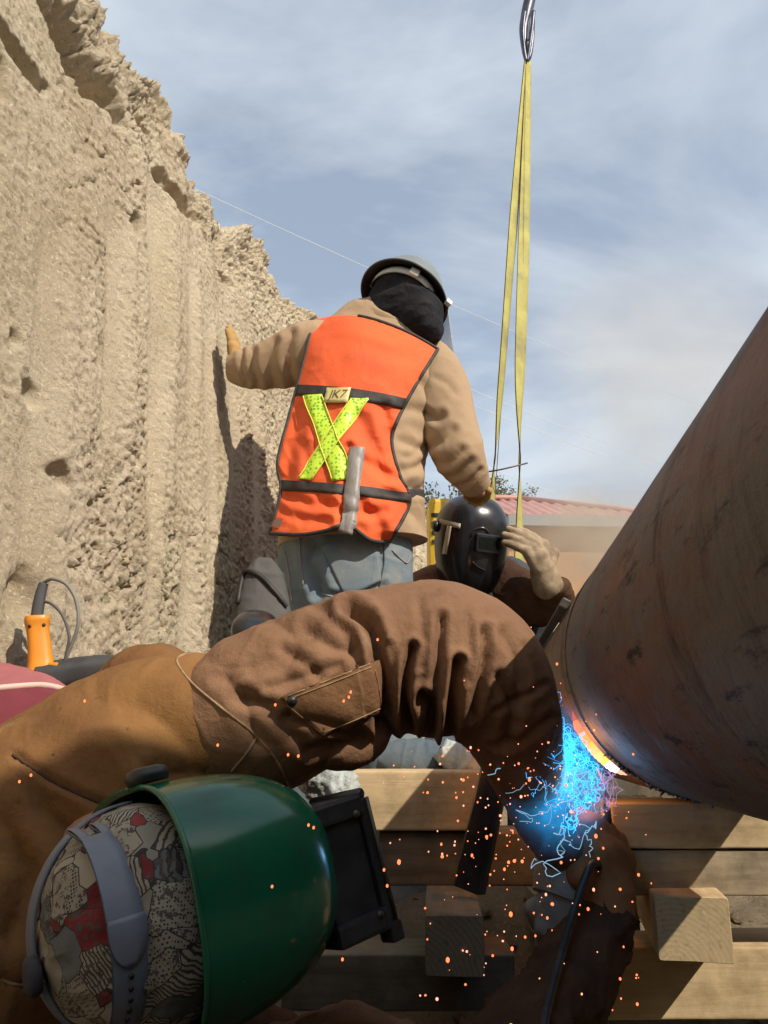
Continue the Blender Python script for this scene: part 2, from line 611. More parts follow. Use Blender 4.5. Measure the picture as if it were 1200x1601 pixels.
# ------------------------------------------------------------------ setting: trench, ground, far bank
def soil(name, c1, c2, c3, dark, scale=1.0):
    m = bpy.data.materials.new(name); m.use_nodes = True
    nt = m.node_tree; b = nt.nodes['Principled BSDF']
    b.inputs['Roughness'].default_value = 0.95; b.inputs['Specular IOR Level'].default_value = 0.15
    tc = nt.nodes.new('ShaderNodeTexCoord')
    def noise(s, det=8, r=0.65, stretch=None, seed=0):
        mp = nt.nodes.new('ShaderNodeMapping'); mp.inputs['Location'].default_value = (seed, seed * 2.1, -seed)
        if stretch: mp.inputs['Scale'].default_value = stretch
        nt.links.new(tc.outputs['Object'], mp.inputs['Vector'])
        n = nt.nodes.new('ShaderNodeTexNoise'); n.inputs['Scale'].default_value = s * scale; n.inputs['Detail'].default_value = det
        n.inputs['Roughness'].default_value = r
        nt.links.new(mp.outputs[0], n.inputs['Vector']); return n.outputs['Fac']
    def ramp(src, p0, p1, a=(0, 0, 0, 1), c=(1, 1, 1, 1)):
        r = nt.nodes.new('ShaderNodeValToRGB'); e = r.color_ramp.elements
        e[0].position = p0; e[0].color = a; e[1].position = p1; e[1].color = c
        nt.links.new(src, r.inputs[0]); return r.outputs[0]
    def mix(f, a, c, fac=1.0):
        x = nt.nodes.new('ShaderNodeMixRGB')
        nt.links.new(f, x.inputs['Fac'])
        if isinstance(a, tuple): x.inputs['Color1'].default_value = (*a, 1)
        else: nt.links.new(a, x.inputs['Color1'])
        if isinstance(c, tuple): x.inputs['Color2'].default_value = (*c, 1)
        else: nt.links.new(c, x.inputs['Color2'])
        return x.outputs[0]
    col = mix(ramp(noise(3.0, 6), 0.40, 0.62), c1, c2)
    col = mix(ramp(noise(5.0, 5, 0.6, (1, 1, 0.25), 3.3), 0.5, 0.72), col, c3)
    col = mix(ramp(noise(62, 8, 0.75, None, 7.7), 0.56, 0.70), col, dark)
    col = mix(ramp(noise(110, 6, 0.7, None, 9.1), 0.56, 0.66), col, tuple(min(1, k * 1.35) for k in c1))
    nt.links.new(col, b.inputs['Base Color'])
    bp = nt.nodes.new('ShaderNodeBump'); bp.inputs['Strength'].default_value = 1.0; bp.inputs['Distance'].default_value = 0.012
    nt.links.new(noise(95, 10, 0.78, None, 1.7), bp.inputs['Height'])
    nt.links.new(bp.outputs[0], b.inputs['Normal'])
    return m

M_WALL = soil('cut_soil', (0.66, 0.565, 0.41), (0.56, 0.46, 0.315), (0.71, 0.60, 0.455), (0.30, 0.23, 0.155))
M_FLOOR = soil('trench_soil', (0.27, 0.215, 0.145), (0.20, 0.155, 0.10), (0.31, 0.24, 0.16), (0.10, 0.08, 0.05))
M_FIELD = soil('field_soil', (0.36, 0.28, 0.18), (0.29, 0.22, 0.13), (0.40, 0.30, 0.20), (0.2, 0.15, 0.09), 0.2)

# left face of the trench: cut earth, clods, tooth grooves and hollows, rolling over into the ground above
PHI = math.radians(12.5)
W_U = np.array([math.sin(PHI), math.cos(PHI), 0]); W_N = np.array([math.cos(PHI), -math.sin(PHI), 0])
W_H = P(350, 575, 2.2)
def on_wall(px, py):
    d = P(px, py, 1.0) - np.array([0, 0, CAM_Z]); o = np.array([0, 0, CAM_Z])
    t = np.dot(W_H - o, W_N) / np.dot(d, W_N)
    q = o + d * t
    return np.dot(q - W_H, W_U), q[2]
sil = [(60, -260), (120, -120), (182, 0), (208, 50), (232, 104), (280, 112), (296, 150), (306, 205), (318, 262), (348, 292), (356, 345), (400, 353), (430, 402), (440, 440), (482, 496)]
SZ = np.array([on_wall(q[0] + 26, q[1]) for q in sil])
def wall_top(s):
    z = np.interp(s, SZ[:, 0], SZ[:, 1])
    z = np.where(s < SZ[0, 0], SZ[0, 1], z)
    return np.where(s > SZ[-1, 0], np.maximum(SZ[-1, 1] - 0.03 * (s - SZ[-1, 0]), 1.9), z)
s_vis0, s_vis1 = -1.05, 1.0
S_ = np.concatenate([np.linspace(-5.0, s_vis0, 70, endpoint=False), np.linspace(s_vis0, s_vis1, 520, endpoint=False), np.linspace(s_vis1, 6.4, 130)])
NV, NT = 430, 60
vz = np.linspace(0, 1, NV) ** 0.8
tz = np.concatenate([np.linspace(0.004, 0.25, 30, endpoint=False), 0.25 * (160.0) ** np.linspace(0, 1, 30)])
zt = wall_top(S_)
s2 = S_[:, None] * np.ones((1, NV + NT))
z2 = np.concatenate([-0.1 + (zt[:, None] + 0.1) * vz[None, :], zt[:, None] + 0.25 * np.minimum(tz, 0.6)[None, :]], 1)
back = np.concatenate([np.zeros(NV), tz])[None, :] * np.ones((len(S_), 1))
lean = 0.055 * (z2 - 1.0) * (back == 0) + 0.055 * (zt[:, None] - 1.0) * (back > 0)
base = W_H[None, None, :] * np.array([1, 1, 0]) + s2[..., None] * W_U + z2[..., None] * Z3 - (back + lean)[..., None] * W_N
base = base + W_U * (0.9 * back)[..., None] * 0
# noise coordinates in the face
q = np.stack([s2, z2 + back * 0.8, back], -1)
clod = np.abs(vnoise(q * np.array([13, 13, 13]), 11)); clod2 = np.abs(vnoise(q * 31, 12)); clod3 = np.abs(vnoise(q * 75, 13))
smooth = np.zeros_like(s2)
groove = np.zeros_like(s2)
for gx, gw, dep, y0, y1 in ((190, 0.05, 0.022, 290, 700), (262, 0.055, 0.026, 240, 800), (128, 0.018, 0.010, 265, 320), (236, 0.03, 0.016, 600, 1100), (318, 0.03, 0.014, 380, 640), (340, 0.03, 0.014, 470, 900), (60, 0.05, 0.012, 300, 1000), (290, 0.035, 0.018, 820, 1100), (375, 0.03, 0.012, 560, 900), (410, 0.03, 0.012, 560, 900)):
    sc_, _ = on_wall(gx, 0.5 * (y0 + y1)); z_hi = on_wall(gx, y0)[1]; z_lo = on_wall(gx, y1)[1]
    wob = 0.008 * vnoise(np.stack([z2 * 4, z2 * 0 + gx, z2 * 0], -1), 5)
    e = (s2 - sc_ + wob) / gw
    win = sstep(z_lo - 0.12, z_lo + 0.12, z2) * (1 - sstep(z_hi - 0.10, z_hi + 0.06, z2)) * (back == 0)
    g_ = np.exp(-np.abs(e) ** 3)
    groove += -dep * g_ * win + 0.5 * dep * np.exp(-((e - 1.5) / 0.5) ** 2) * win
    smooth = np.maximum(smooth, g_ * win)
holes = np.zeros_like(s2)
for hx, hy, rs, rz, dep in ((178, 92, 0.20, 0.085, 0.16), (165, 60, 0.10, 0.10, 0.10), (80, 92, 0.09, 0.03, 0.07), (12, 100, 0.07, 0.07, 0.05), (240, 345, 0.03, 0.04, 0.035), (160, 545, 0.02, 0.05, 0.02), (45, 620, 0.05, 0.03, 0.02), (85, 745, 0.04, 0.035, 0.03),
                            (20, 930, 0.05, 0.07, 0.03), (318, 305, 0.10, 0.045, 0.05), (300, 285, 0.08, 0.03, 0.04), (25, 525, 0.02, 0.02, 0.02), (345, 312, .08, .05, .05), (265, 175, .08, .03, .03), (390, 430, .06, .03, .03)):
    hs, hz = on_wall(hx, hy)
    r = np.sqrt(((s2 - hs) / rs) ** 2 + ((z2 - hz) / rz) ** 2) + 0.55 * fbm(q * 16, 3, 21)
    holes -= dep * (1 - sstep(0.45, 1.1, r)) * (back < 0.05)
edge = sstep(0.30, 0.0, zt[:, None] - z2) * (back < 0.6)
amp = (1 - 0.8 * smooth)
rough_zone = 0.55 + 0.6 * sstep(-0.2, 0.6, vnoise(q * 2.2, 31)) + 0.9 * edge
streak = fbm(q * np.array([22, 1.6, 4]), 3, 45)
ridge = 1 - np.abs(fbm(q * np.array([7, 9, 7]) + 0.35 * fbm(q * 24, 2, 47)[..., None], 3, 46))
crack = sstep(0.965, 0.995, ridge) * sstep(0.05, 0.4, vnoise(q * 3.1, 48))
pit = sstep(0.42, 0.72, vnoise(q * np.array([38, 66, 38]) + 1.5 * clod2[..., None], 15)) * sstep(-0.5, 0.3, vnoise(q * 4.3, 49))
disp = (0.045 * fbm(q * np.array([1.6, 0.9, 1]), 3, 41) + 0.016 * fbm(q * np.array([5, 2.2, 4]), 3, 42) + 0.006 * streak * (back == 0)
        + amp * rough_zone * (-0.004 * clod - 0.004 * clod2 - 0.006 * clod3 + 0.005 * vnoise(q * 120, 14) + 0.0035 * vnoise(q * 230, 18) - 0.0075 * pit - 0.020 * crack)
        + edge * (0.045 * fbm(q * 7, 4, 43) - 0.03 * np.abs(vnoise(q * 18, 44))) + groove + holes)
blend = sstep(0.0, 0.12, back)[..., None]
dirn = nrm(W_N * (1 - blend) + Z3 * (blend + 0.45 * edge[..., None]))
damp = np.where(back > 0.8, 0.6, 1.0)
wv = base + dirn * (disp * damp)[..., None]
wall = mesh_obj('dirt_bank', wv.reshape(-1, 3), grid_faces(len(S_), NV + NT)[:, ::-1], M_WALL)
tag(wall, 'tall cut earth face of the trench on the left with vertical tooth grooves', None, None, 'structure')

def strip(name, fn, nu, nv, m, label, kind='structure'):
    u, v = np.meshgrid(np.linspace(0, 1, nu), np.linspace(0, 1, nv), indexing='ij')
    g = fn(u, v)
    o = mesh_obj(name, g.reshape(-1, 3), grid_faces(nu, nv), m)
    return tag(o, label, None, None, kind)

# trench floor
def floor_fn(u, v):
    x = -1.9 + 5.2 * u; y = -4.0 + 12.5 * v
    z = 0.02 + 0.05 * fbm(np.stack([x * 2, y * 2, x * 0], -1), 4, 51) + 0.025 * np.abs(vnoise(np.stack([x * 14, y * 14, x * 0], -1), 52)) - 0.012 * np.abs(vnoise(np.stack([x * 40, y * 40, x * 0], -1), 53))
    c = P(790, 1415, 1.95)
    z = z + 0.20 * np.exp(-(((x - c[0]) / 0.5) ** 2 + ((y - 2.05) / 0.28) ** 2))
    return np.stack([x, y, z], -1)
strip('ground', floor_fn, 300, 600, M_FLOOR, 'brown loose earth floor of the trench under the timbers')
# right bank, far bank and the open ground above
def right_fn(u, v):
    y = -5 + 14.5 * u
    t = v * 3.3
    x0 = 1.24 + 1.25 * sstep(0.95, 1.7, y)
    top = np.interp(y, [-5, -0.85, -0.76, -0.70, -0.60, -0.48, -0.25, -0.12, 0.1, 0.5, 1.0], [2.96, 2.91, 2.80, 2.77, 2.66, 2.46, 2.18, 2.0, 1.7, 1.2, 0.8]); top = top + (1.98 - top) * sstep(1.0, 2.0, y)  # near crest shaped to block the sun from the welder's jacket and helmet
    x = x0 + 0.06 * t; z = np.minimum(t, top) - 0.05
    x = np.where(t > top, x0 + 0.06 * top + (np.maximum(t - top, 0) / 0.5) ** 2 * 120, x)
    n = 0.06 * fbm(np.stack([y * 1.5, z * 1.5, x * 0.2], -1), 4, 61) + 0.03 * np.abs(vnoise(np.stack([y * 9, z * 9, x * 0], -1), 62))
    return np.stack([x - n, y, z + 0.3 * n], -1)
strip('dirt_bank', right_fn, 320, 120, M_WALL, 'earth bank on the right beyond the pipe, its unseen near part raised to shade the welder')
def back_fn(u, v):  # unseen bank added to cut skylight on the foreground
    x = -2.5 + 5.5 * u
    t = v * 2.5; top = 2.06
    y = -1.9 - 0.1 * t; z = np.minimum(t, top) - 0.05
    y = np.where(t > top, -2.1 - (np.maximum(t - top, 0) / 0.44) ** 2 * 60, y)
    n = 0.08 * fbm(np.stack([x * 1.5, z * 1.5, y * 0.2], -1), 4, 65)
    return np.stack([x, y + n, z + 0.3 * n], -1)
strip('dirt_bank', back_fn, 80, 80, M_WALL, 'unseen earth bank added behind the camera to darken the foreground')
def far_fn(u, v):
    x = -3 + 9.5 * u
    t = v * 2.6
    y = 8.2 + 0.25 * t; z = np.minimum(t, 1.95) - 0.05
    y = np.where(t > 1.95, 8.2 + 0.49 + (np.maximum(t - 1.95, 0) / 0.65) ** 3 * 2.6, y)
    n = 0.16 * fbm(np.stack([x * 1.2, z * 1.2, y * 0.3], -1), 4, 71) + 0.04 * np.abs(vnoise(np.stack([x * 7, z * 7, y], -1), 72))
    return np.stack([x, y - n, z + 0.6 * n], -1)
strip('dirt_bank', far_fn, 200, 120, M_WALL, 'rough earth end wall of the trench far behind the workers')
def field_fn(u, v):
    x = -1500 + 3000 * u; y = 11.2 + (v ** 4) * 2400
    z = 1.93 + 0.05 * fbm(np.stack([x * 0.2, y * 0.2, x * 0], -1), 3, 81)
    return np.stack([x, y, z], -1)
strip('field', field_fn, 120, 120, M_FIELD, 'open brown ground above the trench reaching to the horizon')

# ------------------------------------------------------------------ far building, tree, wires
M_ROOF = mat('red_sheet_roof', (0.42, 0.19, 0.16), 0.5, 0.1, col2=(0.52, 0.27, 0.23), vscale=1.2)
M_STUCCO = mat('orange_stucco', (0.46, 0.25, 0.12), 0.9, col2=(0.40, 0.22, 0.11), vscale=2.0)
M_GREYTRIM = mat('grey_trim', (0.20, 0.21, 0.22), 0.6)
M_GLASSD = mat('dark_window_glass', (0.03, 0.035, 0.04), 0.15, spec=0.6)
A = P(812, 781, 18.0); Bq = P(950, 836, 20.8)
rd = nrm(np.array([-1, -0.06, 0])); dn = np.array([rd[1], -rd[0], 0])
A0 = A.copy(); Ln = 0.9; zr = A[2]
house = thing('house', A0 * np.array([1, 1, 0]) + np.array([0, 0, 1.93]), 'low building with a red corrugated roof beyond the far end of the trench', 'house')
RW, RD = 2.7, 1.15
def slope(name, o, al, down, u0, u1, cut):
    """corrugated sheet: al along the eave, down the fall line; cut(u) = share of the fall that is covered, from the eave up"""
    nu, nv = int((u1 - u0) / 0.034), 7
    u = np.linspace(u0, u1, nu)[:, None] * np.ones((1, nv)); w = np.linspace(0, 1, nv)[None, :] * cut(u)
    c = 0.03 * np.cos(u / 0.22 * 2 * np.pi)
    g = o + u[..., None] * al + ((1 - w) * RW)[..., None] * down + (-(1 - w) * RD + c)[..., None] * Z3
    return sheet(name, g, g - 0.025 * Z3, M_ROOF, house)
slope('roof', A0, rd, dn, -RW, Ln, lambda u: np.clip(1 + np.minimum(u, 0) / RW, 0.002, 1))
slope('roof', A0, rd, -dn, -RW, Ln, lambda u: np.clip(1 + np.minimum(u, 0) / RW, 0.002, 1))
slope('roof', A0, dn, -rd, -RW, RW, lambda u: np.clip(1 - np.abs(u) / RW, 0.002, 1))
tube('ridge_cap', np.array([A0 + rd * t + Z3 * 0.03 for t in np.linspace(0, Ln, 12)]), 0.08, M_ROOF, house, 8)
for sg in (1, -1):
    tube('ridge_cap', np.array([A0 + Z3 * 0.03, A0 + (-rd + sg * dn) * RW - Z3 * (RD - 0.03)]), 0.07, M_ROOF, house, 8)
    box('fascia', A0 + rd * (Ln - RW) / 2 + dn * sg * (RW + 0.02) - Z3 * (RD + 0.11), ((Ln + RW) / 2, 0.04, 0.11), M_GREYTRIM, house, rd, dn, Z3, 0.01)
    wc = A0 + rd * (Ln - 2.3) / 2 + dn * sg * 2.3; wc[2] = (zr - 1.1 + 1.9) / 2
    box('wall', wc, ((Ln + 2.2) / 2, 0.1, (zr - 1.1 - 1.9) / 2), M_STUCCO, house, rd, dn, Z3, 0.01)
box('fascia', A0 - rd * (RW + 0.02) - Z3 * (RD + 0.11), (0.04, RW, 0.11), M_GREYTRIM, house, rd, dn, Z3, 0.01)
wc = A0 - rd * 2.28; wc[2] = (zr - 1.1 + 1.9) / 2
box('wall', wc, (0.1, 2.19, (zr - 1.1 - 1.9) / 2), M_STUCCO, house, rd, dn, Z3, 0.01)
for t in (-1.0, 0.2):
    wc = A0 + rd * t - dn * 2.42; wc[2] = 2.95
    w_ = box('window', wc, (0.5, 0.05, 0.38), M_GREYTRIM, house, rd, dn, Z3, 0.01)
    box('pane', wc - dn * 0.03, (0.43, 0.035, 0.31), M_GLASSD, w_, rd, dn, Z3, 0.005)

M_BARK = mat('bark', (0.12, 0.085, 0.055), 0.9, col2=(0.07, 0.05, 0.035), vscale=6, bump=0.5, bscale=20, bdist=0.02)
def leafmat(name, c1, c2):
    m = mat(name, c1, 0.6, col2=c2, vscale=1.5, spec=0.3)
    m.node_tree.nodes['Principled BSDF'].inputs['Transmission Weight'].default_value = 0.0
    return m
M_LEAF = leafmat('leaf_green', (0.10, 0.10, 0.05), (0.17, 0.15, 0.08))
def tree(px, py, Y, R, label, seed):
    rng = np.random.default_rng(seed)
    c = P(px, py, Y); root = np.array([c[0], c[1], 1.9])
    t = thing('tree', root, label, 'tree')
    parts = [tube_geo(np.array([root, root * 0.5 + c * 0.5 + [0.08, 0, 0], c]), [0.16, 0.12, 0.07], 10)]
    tips = []
    for k in range(9):
        a = rng.uniform(0, 6.28); e = rng.uniform(0.1, 1.2)
        d = np.array([math.cos(a) * math.cos(e), math.sin(a) * math.cos(e), math.sin(e)])
        st = root + (c - root) * rng.uniform(0.55, 1.0); en = c + d * R * rng.uniform(0.6, 0.95) * np.array([1, 1, 0.8])
        parts.append(tube_geo(np.array([st, (st + en) / 2 + rng.normal(0, 0.08, 3), en]), [0.06, 0.04, 0.015], 6))
        tips.append(en)
    v, f = join_geo(parts); mesh_obj('trunk', v, f, M_BARK, t)
    n = 5200
    cl = np.array([tips[i % len(tips)] for i in range(60)]) * 0.6 + c * 0.4 + rng.normal(0, R * 0.33, (60, 3))
    pc = cl[rng.integers(0, 60, n)] + rng.normal(0, R * 0.13, (n, 3))
    a = nrm(rng.normal(size=(n, 3))); b = nrm(np.cross(a, rng.normal(size=(n, 3))))
    L = rng.uniform(0.05, 0.10, (n, 1)) * R / 1.6
    vv = np.stack([pc - a * L, pc + b * L * 0.5, pc + a * L, pc - b * L * 0.5], 1).reshape(-1, 3)
    mesh_obj('crown', vv, np.arange(n * 4).reshape(n, 4), M_LEAF, t, False)
tree(776, 808, 24.0, 0.95, 'dark green tree whose top shows between the sling legs above the black helmet', 3)
tree(705, 830, 22.0, 1.3, 'smaller green tree glimpsed below the elbow of the worker in the vest', 4)

M_WIRE = mat('weathered_wire', (0.62, 0.64, 0.66), 0.6)
for k, (a, b, Ya, Yb, lab) in enumerate((((380, 330), (1110, 640), 26, 40, 'highest of the pale overhead wires crossing the sky behind the sling'),
                                         ((500, 505), (1110, 752), 26, 38, 'second pale overhead wire from the top, crossing behind the sling'),
                                         ((520, 540), (1110, 770), 26, 38, 'third pale overhead wire, just under the second one'),
                                         ((560, 645), (1100, 850), 26, 36, 'lowest pale overhead wire, running just above the red roof'))):
    p0, p1 = P(*a, Ya), P(*b, Yb)
    ts = np.linspace(-0.6, 1.6, 40)[:, None]
    pts_ = p0 * (1 - ts) + p1 * ts; pts_[:, 2] -= 0.9 * (1 - (2 * ts[:, 0] - 1) ** 2) * 0.3
    w_ = tube('power_line', pts_, 0.011, M_WIRE, None, 6)
    tag(w_, lab, 'wire', 'overhead wires')

# ------------------------------------------------------------------ the pipe being welded
P_TH, P_BE, P_D, P_T, P_R = 0.116, 0.34228, 0.3853, 1.4677, 0.22
p_u = np.array([math.sin(P_TH), math.cos(P_TH), 0]); p_r = np.array([math.cos(P_TH), -math.sin(P_TH), 0])
p_c = np.array([0, 0, CAM_Z]) + P_D * (math.cos(P_BE) * p_r + math.sin(P_BE) * Z3)
def pipe_pt(t, a, r=P_R):
    return p_c + p_u * t + r * (math.cos(a) * p_r + math.sin(a) * Z3)

def steel(name, base, rust, dark, seed):
    m = bpy.data.materials.new(name); m.use_nodes = True
    nt = m.node_tree; b = nt.nodes['Principled BSDF']
    tc = nt.nodes.new('ShaderNodeTexCoord')
    def noise(s, stretch, det=8, r=0.65, sd=0):
        mp = nt.nodes.new('ShaderNodeMapping'); mp.inputs['Location'].default_value = (sd, sd, sd); mp.inputs['Scale'].default_value = stretch
        nt.links.new(tc.outputs['Object'], mp.inputs['Vector'])
        n = nt.nodes.new('ShaderNodeTexNoise'); n.inputs['Scale'].default_value = s; n.inputs['Detail'].default_value = det; n.inputs['Roughness'].default_value = r
        nt.links.new(mp.outputs[0], n.inputs['Vector']); return n.outputs['Fac']
    def ramp(src, p0, p1):
        r = nt.nodes.new('ShaderNodeValToRGB'); e = r.color_ramp.elements
        e[0].position = p0; e[1].position = p1
        nt.links.new(src, r.inputs[0]); return r.outputs[0]
    def mix(f, a, c):
        x = nt.nodes.new('ShaderNodeMixRGB'); nt.links.new(f, x.inputs['Fac'])
        for i, q_ in ((1, a), (2, c)):
            if isinstance(q_, tuple): x.inputs[i].default_value = (*q_, 1)
            else: nt.links.new(q_, x.inputs[i])
        return x.outputs[0]
    r1 = ramp(noise(3.0, (1, 0.45, 1), 7, 0.68, seed), 0.49, 0.62)
    col = mix(r1, base, rust)
    col = mix(ramp(noise(9, (1, 1, 0.25), 7, 0.7, seed + 4), 0.54, 0.66), col, dark)
    col = mix(ramp(noise(60, (1, 1, 1), 6, 0.7, seed + 8), 0.55, 0.75), col, tuple(0.55 * k for k in rust))
    col = mix(ramp(noise(2.2, (1, 1, 6), 6, 0.6, seed + 12), 0.50, 0.70), col, tuple(0.75 * p_ + 0.25 * q_ for p_, q_ in zip(rust, (0.3, 0.2, 0.15))))
    col = mix(ramp(noise(14, (0.5, 0.5, 3.0), 8, 0.75, seed + 15), 0.56, 0.64), col, dark)
    nt.links.new(col, b.inputs['Base Color'])
    b.inputs['Metallic'].default_value = 0.0; b.inputs['Specular IOR Level'].default_value = 0.3
    rr = nt.nodes.new('ShaderNodeMapRange'); rr.inputs['To Min'].default_value = 0.62; rr.inputs['To Max'].default_value = 0.9
    nt.links.new(r1, rr.inputs['Value']); nt.links.new(rr.outputs[0], b.inputs['Roughness'])
    bp = nt.nodes.new('ShaderNodeBump'); bp.inputs['Strength'].default_value = 0.7; bp.inputs['Distance'].default_value = 0.004
    nt.links.new(noise(45, (1, 1, 1), 8, 0.7, 2), bp.inputs['Height']); nt.links.new(bp.outputs[0], b.inputs['Normal'])
    return m
M_PIPE = steel('rusty_pipe_steel', (0.120, 0.108, 0.102), (0.175, 0.078, 0.05), (0.018, 0.017, 0.016), 0.0)
M_PIPE2 = steel('ground_pipe_steel', (0.17, 0.125, 0.085), (0.21, 0.115, 0.06), (0.06, 0.05, 0.04), 3.0)
M_BAND = steel('brushed_band_steel', (0.17, 0.13, 0.09), (0.20, 0.12, 0.065), (0.04, 0.035, 0.03), 6.0)

def ring_surface(t0, t1, nt_, na, rfun, thick):
    """an open pipe wall with thickness between two stations"""
    t = np.linspace(t0, t1, nt_); a = np.linspace(0, 2 * np.pi, na, endpoint=False)
    tt, aa = np.meshgrid(t, a, indexing='ij')
    R = rfun(tt, aa)
    def g(R): return p_c + tt[..., None] * p_u + R[..., None] * (np.cos(aa)[..., None] * p_r + np.sin(aa)[..., None] * Z3)
    o, i = g(R), g(R - thick)
    n = nt_ * na
    v = np.concatenate([o.reshape(-1, 3), i.reshape(-1, 3)])
    f = [tuple(q_[::-1]) for q_ in grid_faces(nt_, na, True)] + [tuple(q_ + n) for q_ in grid_faces(nt_, na, True)]
    for k in range(na):
        k2 = (k + 1) % na
        f.append((k, k2, n + k2, n + k)); e = (nt_ - 1) * na
        f.append((e + k2, e + k, n + e + k, n + e + k2))
    return v, f
def bumpy(r0, amp=0.0012, seed=3):
    def fn(tt, aa):
        return r0 + amp * fbm(np.stack([np.cos(aa) * 3, np.sin(aa) * 3, tt * 3], -1), 3, seed)
    return fn
pipe = thing('steel_pipe', pipe_pt(0.6, -math.pi / 2), 'large rusty steel pipe running out of the picture on the right, nearest the camera', 'pipe')
v, f = ring_surface(-1.6, P_T - 0.10, 90, 200, bumpy(P_R), 0.011); mesh_obj('pipe_wall', v, f, M_PIPE, pipe)
# ground-bright end band with the bevel down to the joint
def end_r(tt, aa):
    e = sstep(P_T - 0.012, P_T, tt)
    return P_R + 0.0015 - 0.007 * e + 0.0008 * fbm(np.stack([np.cos(aa) * 9, np.sin(aa) * 9, tt * 12], -1), 3, 5)
v, f = ring_surface(P_T - 0.099, P_T, 24, 200, end_r, 0.010); mesh_obj('end_band', v, f, M_BAND, pipe)
# slag and rough bead remains hanging along the underside
rng = np.random.default_rng(7)
parts = []
for k in range(150):
    a = rng.uniform(math.radians(222), math.radians(300)); t = P_T - 0.10 + rng.normal(0, 0.006)
    c0 = pipe_pt(t, a, P_R + 0.0005); c1 = pipe_pt(t + rng.normal(0, .004), a + rng.normal(0, 0.015), P_R + rng.uniform(0.001, 0.005) * (2.2 if rng.random() < 0.12 else 1))
    r0 = rng.uniform(0.0015, 0.004); parts.append(tube_geo(np.array([c0, (c0 + c1) / 2, c1]), [r0, r0 * 0.8, r0 * 0.3], 5))
v, f = join_geo(parts); tag(mesh_obj('slag_drip', v, f, M_PIPE, pipe), None, None, None, 'stuff')

pipe2 = thing('steel_pipe', pipe_pt(2.6, -math.pi / 2), 'farther pipe section being joined, its end behind the weld', 'pipe')
v, f = ring_surface(P_T + 0.006, 4.4, 80, 160, lambda tt, aa: P_R - 0.004 * (1 - sstep(P_T + 0.006, P_T + 0.02, tt)) + 0.001 * fbm(np.stack([np.cos(aa) * 3, np.sin(aa) * 3, tt * 3], -1), 3, 9), 0.011)
mesh_obj('pipe_wall', v, f, M_PIPE2, pipe2)
# welded root seam all round between the two ends
a = np.linspace(0, 2 * np.pi, 260)
sp_ = np.array([pipe_pt(P_T + 0.003 + 0.001 * math.sin(k * 2.2), q_, P_R - 0.004) for k, q_ in enumerate(a)])
M_BEAD = mat('weld_bead', (0.20, 0.17, 0.14), 0.45, 0.7, col2=(0.09, 0.07, 0.06), vscale=60)
tube('root_seam', sp_, [0.0042 + 0.0008 * math.sin(k * 2.9) for k in range(260)], M_BEAD, pipe2, 8)
# line-up bar laid along the farther pipe
M_DARKSTEEL = mat('dark_steel_bar', (0.06, 0.055, 0.05), 0.5, 0.6, col2=(0.12, 0.10, 0.08), vscale=18, bump=0.3)
aa_ = math.radians(150)
bc = pipe_pt(P_T + 0.62, aa_, P_R + 0.0115)
rad = math.cos(aa_) * p_r + math.sin(aa_) * Z3
bar = box('line_up_bar', bc, (0.58, 0.010, 0.009), M_DARKSTEEL, None, p_u, np.cross(p_u, rad), rad, 0.003)
tag(bar, 'dark flat steel bar lying along the upper side of the farther pipe', 'steel bar')

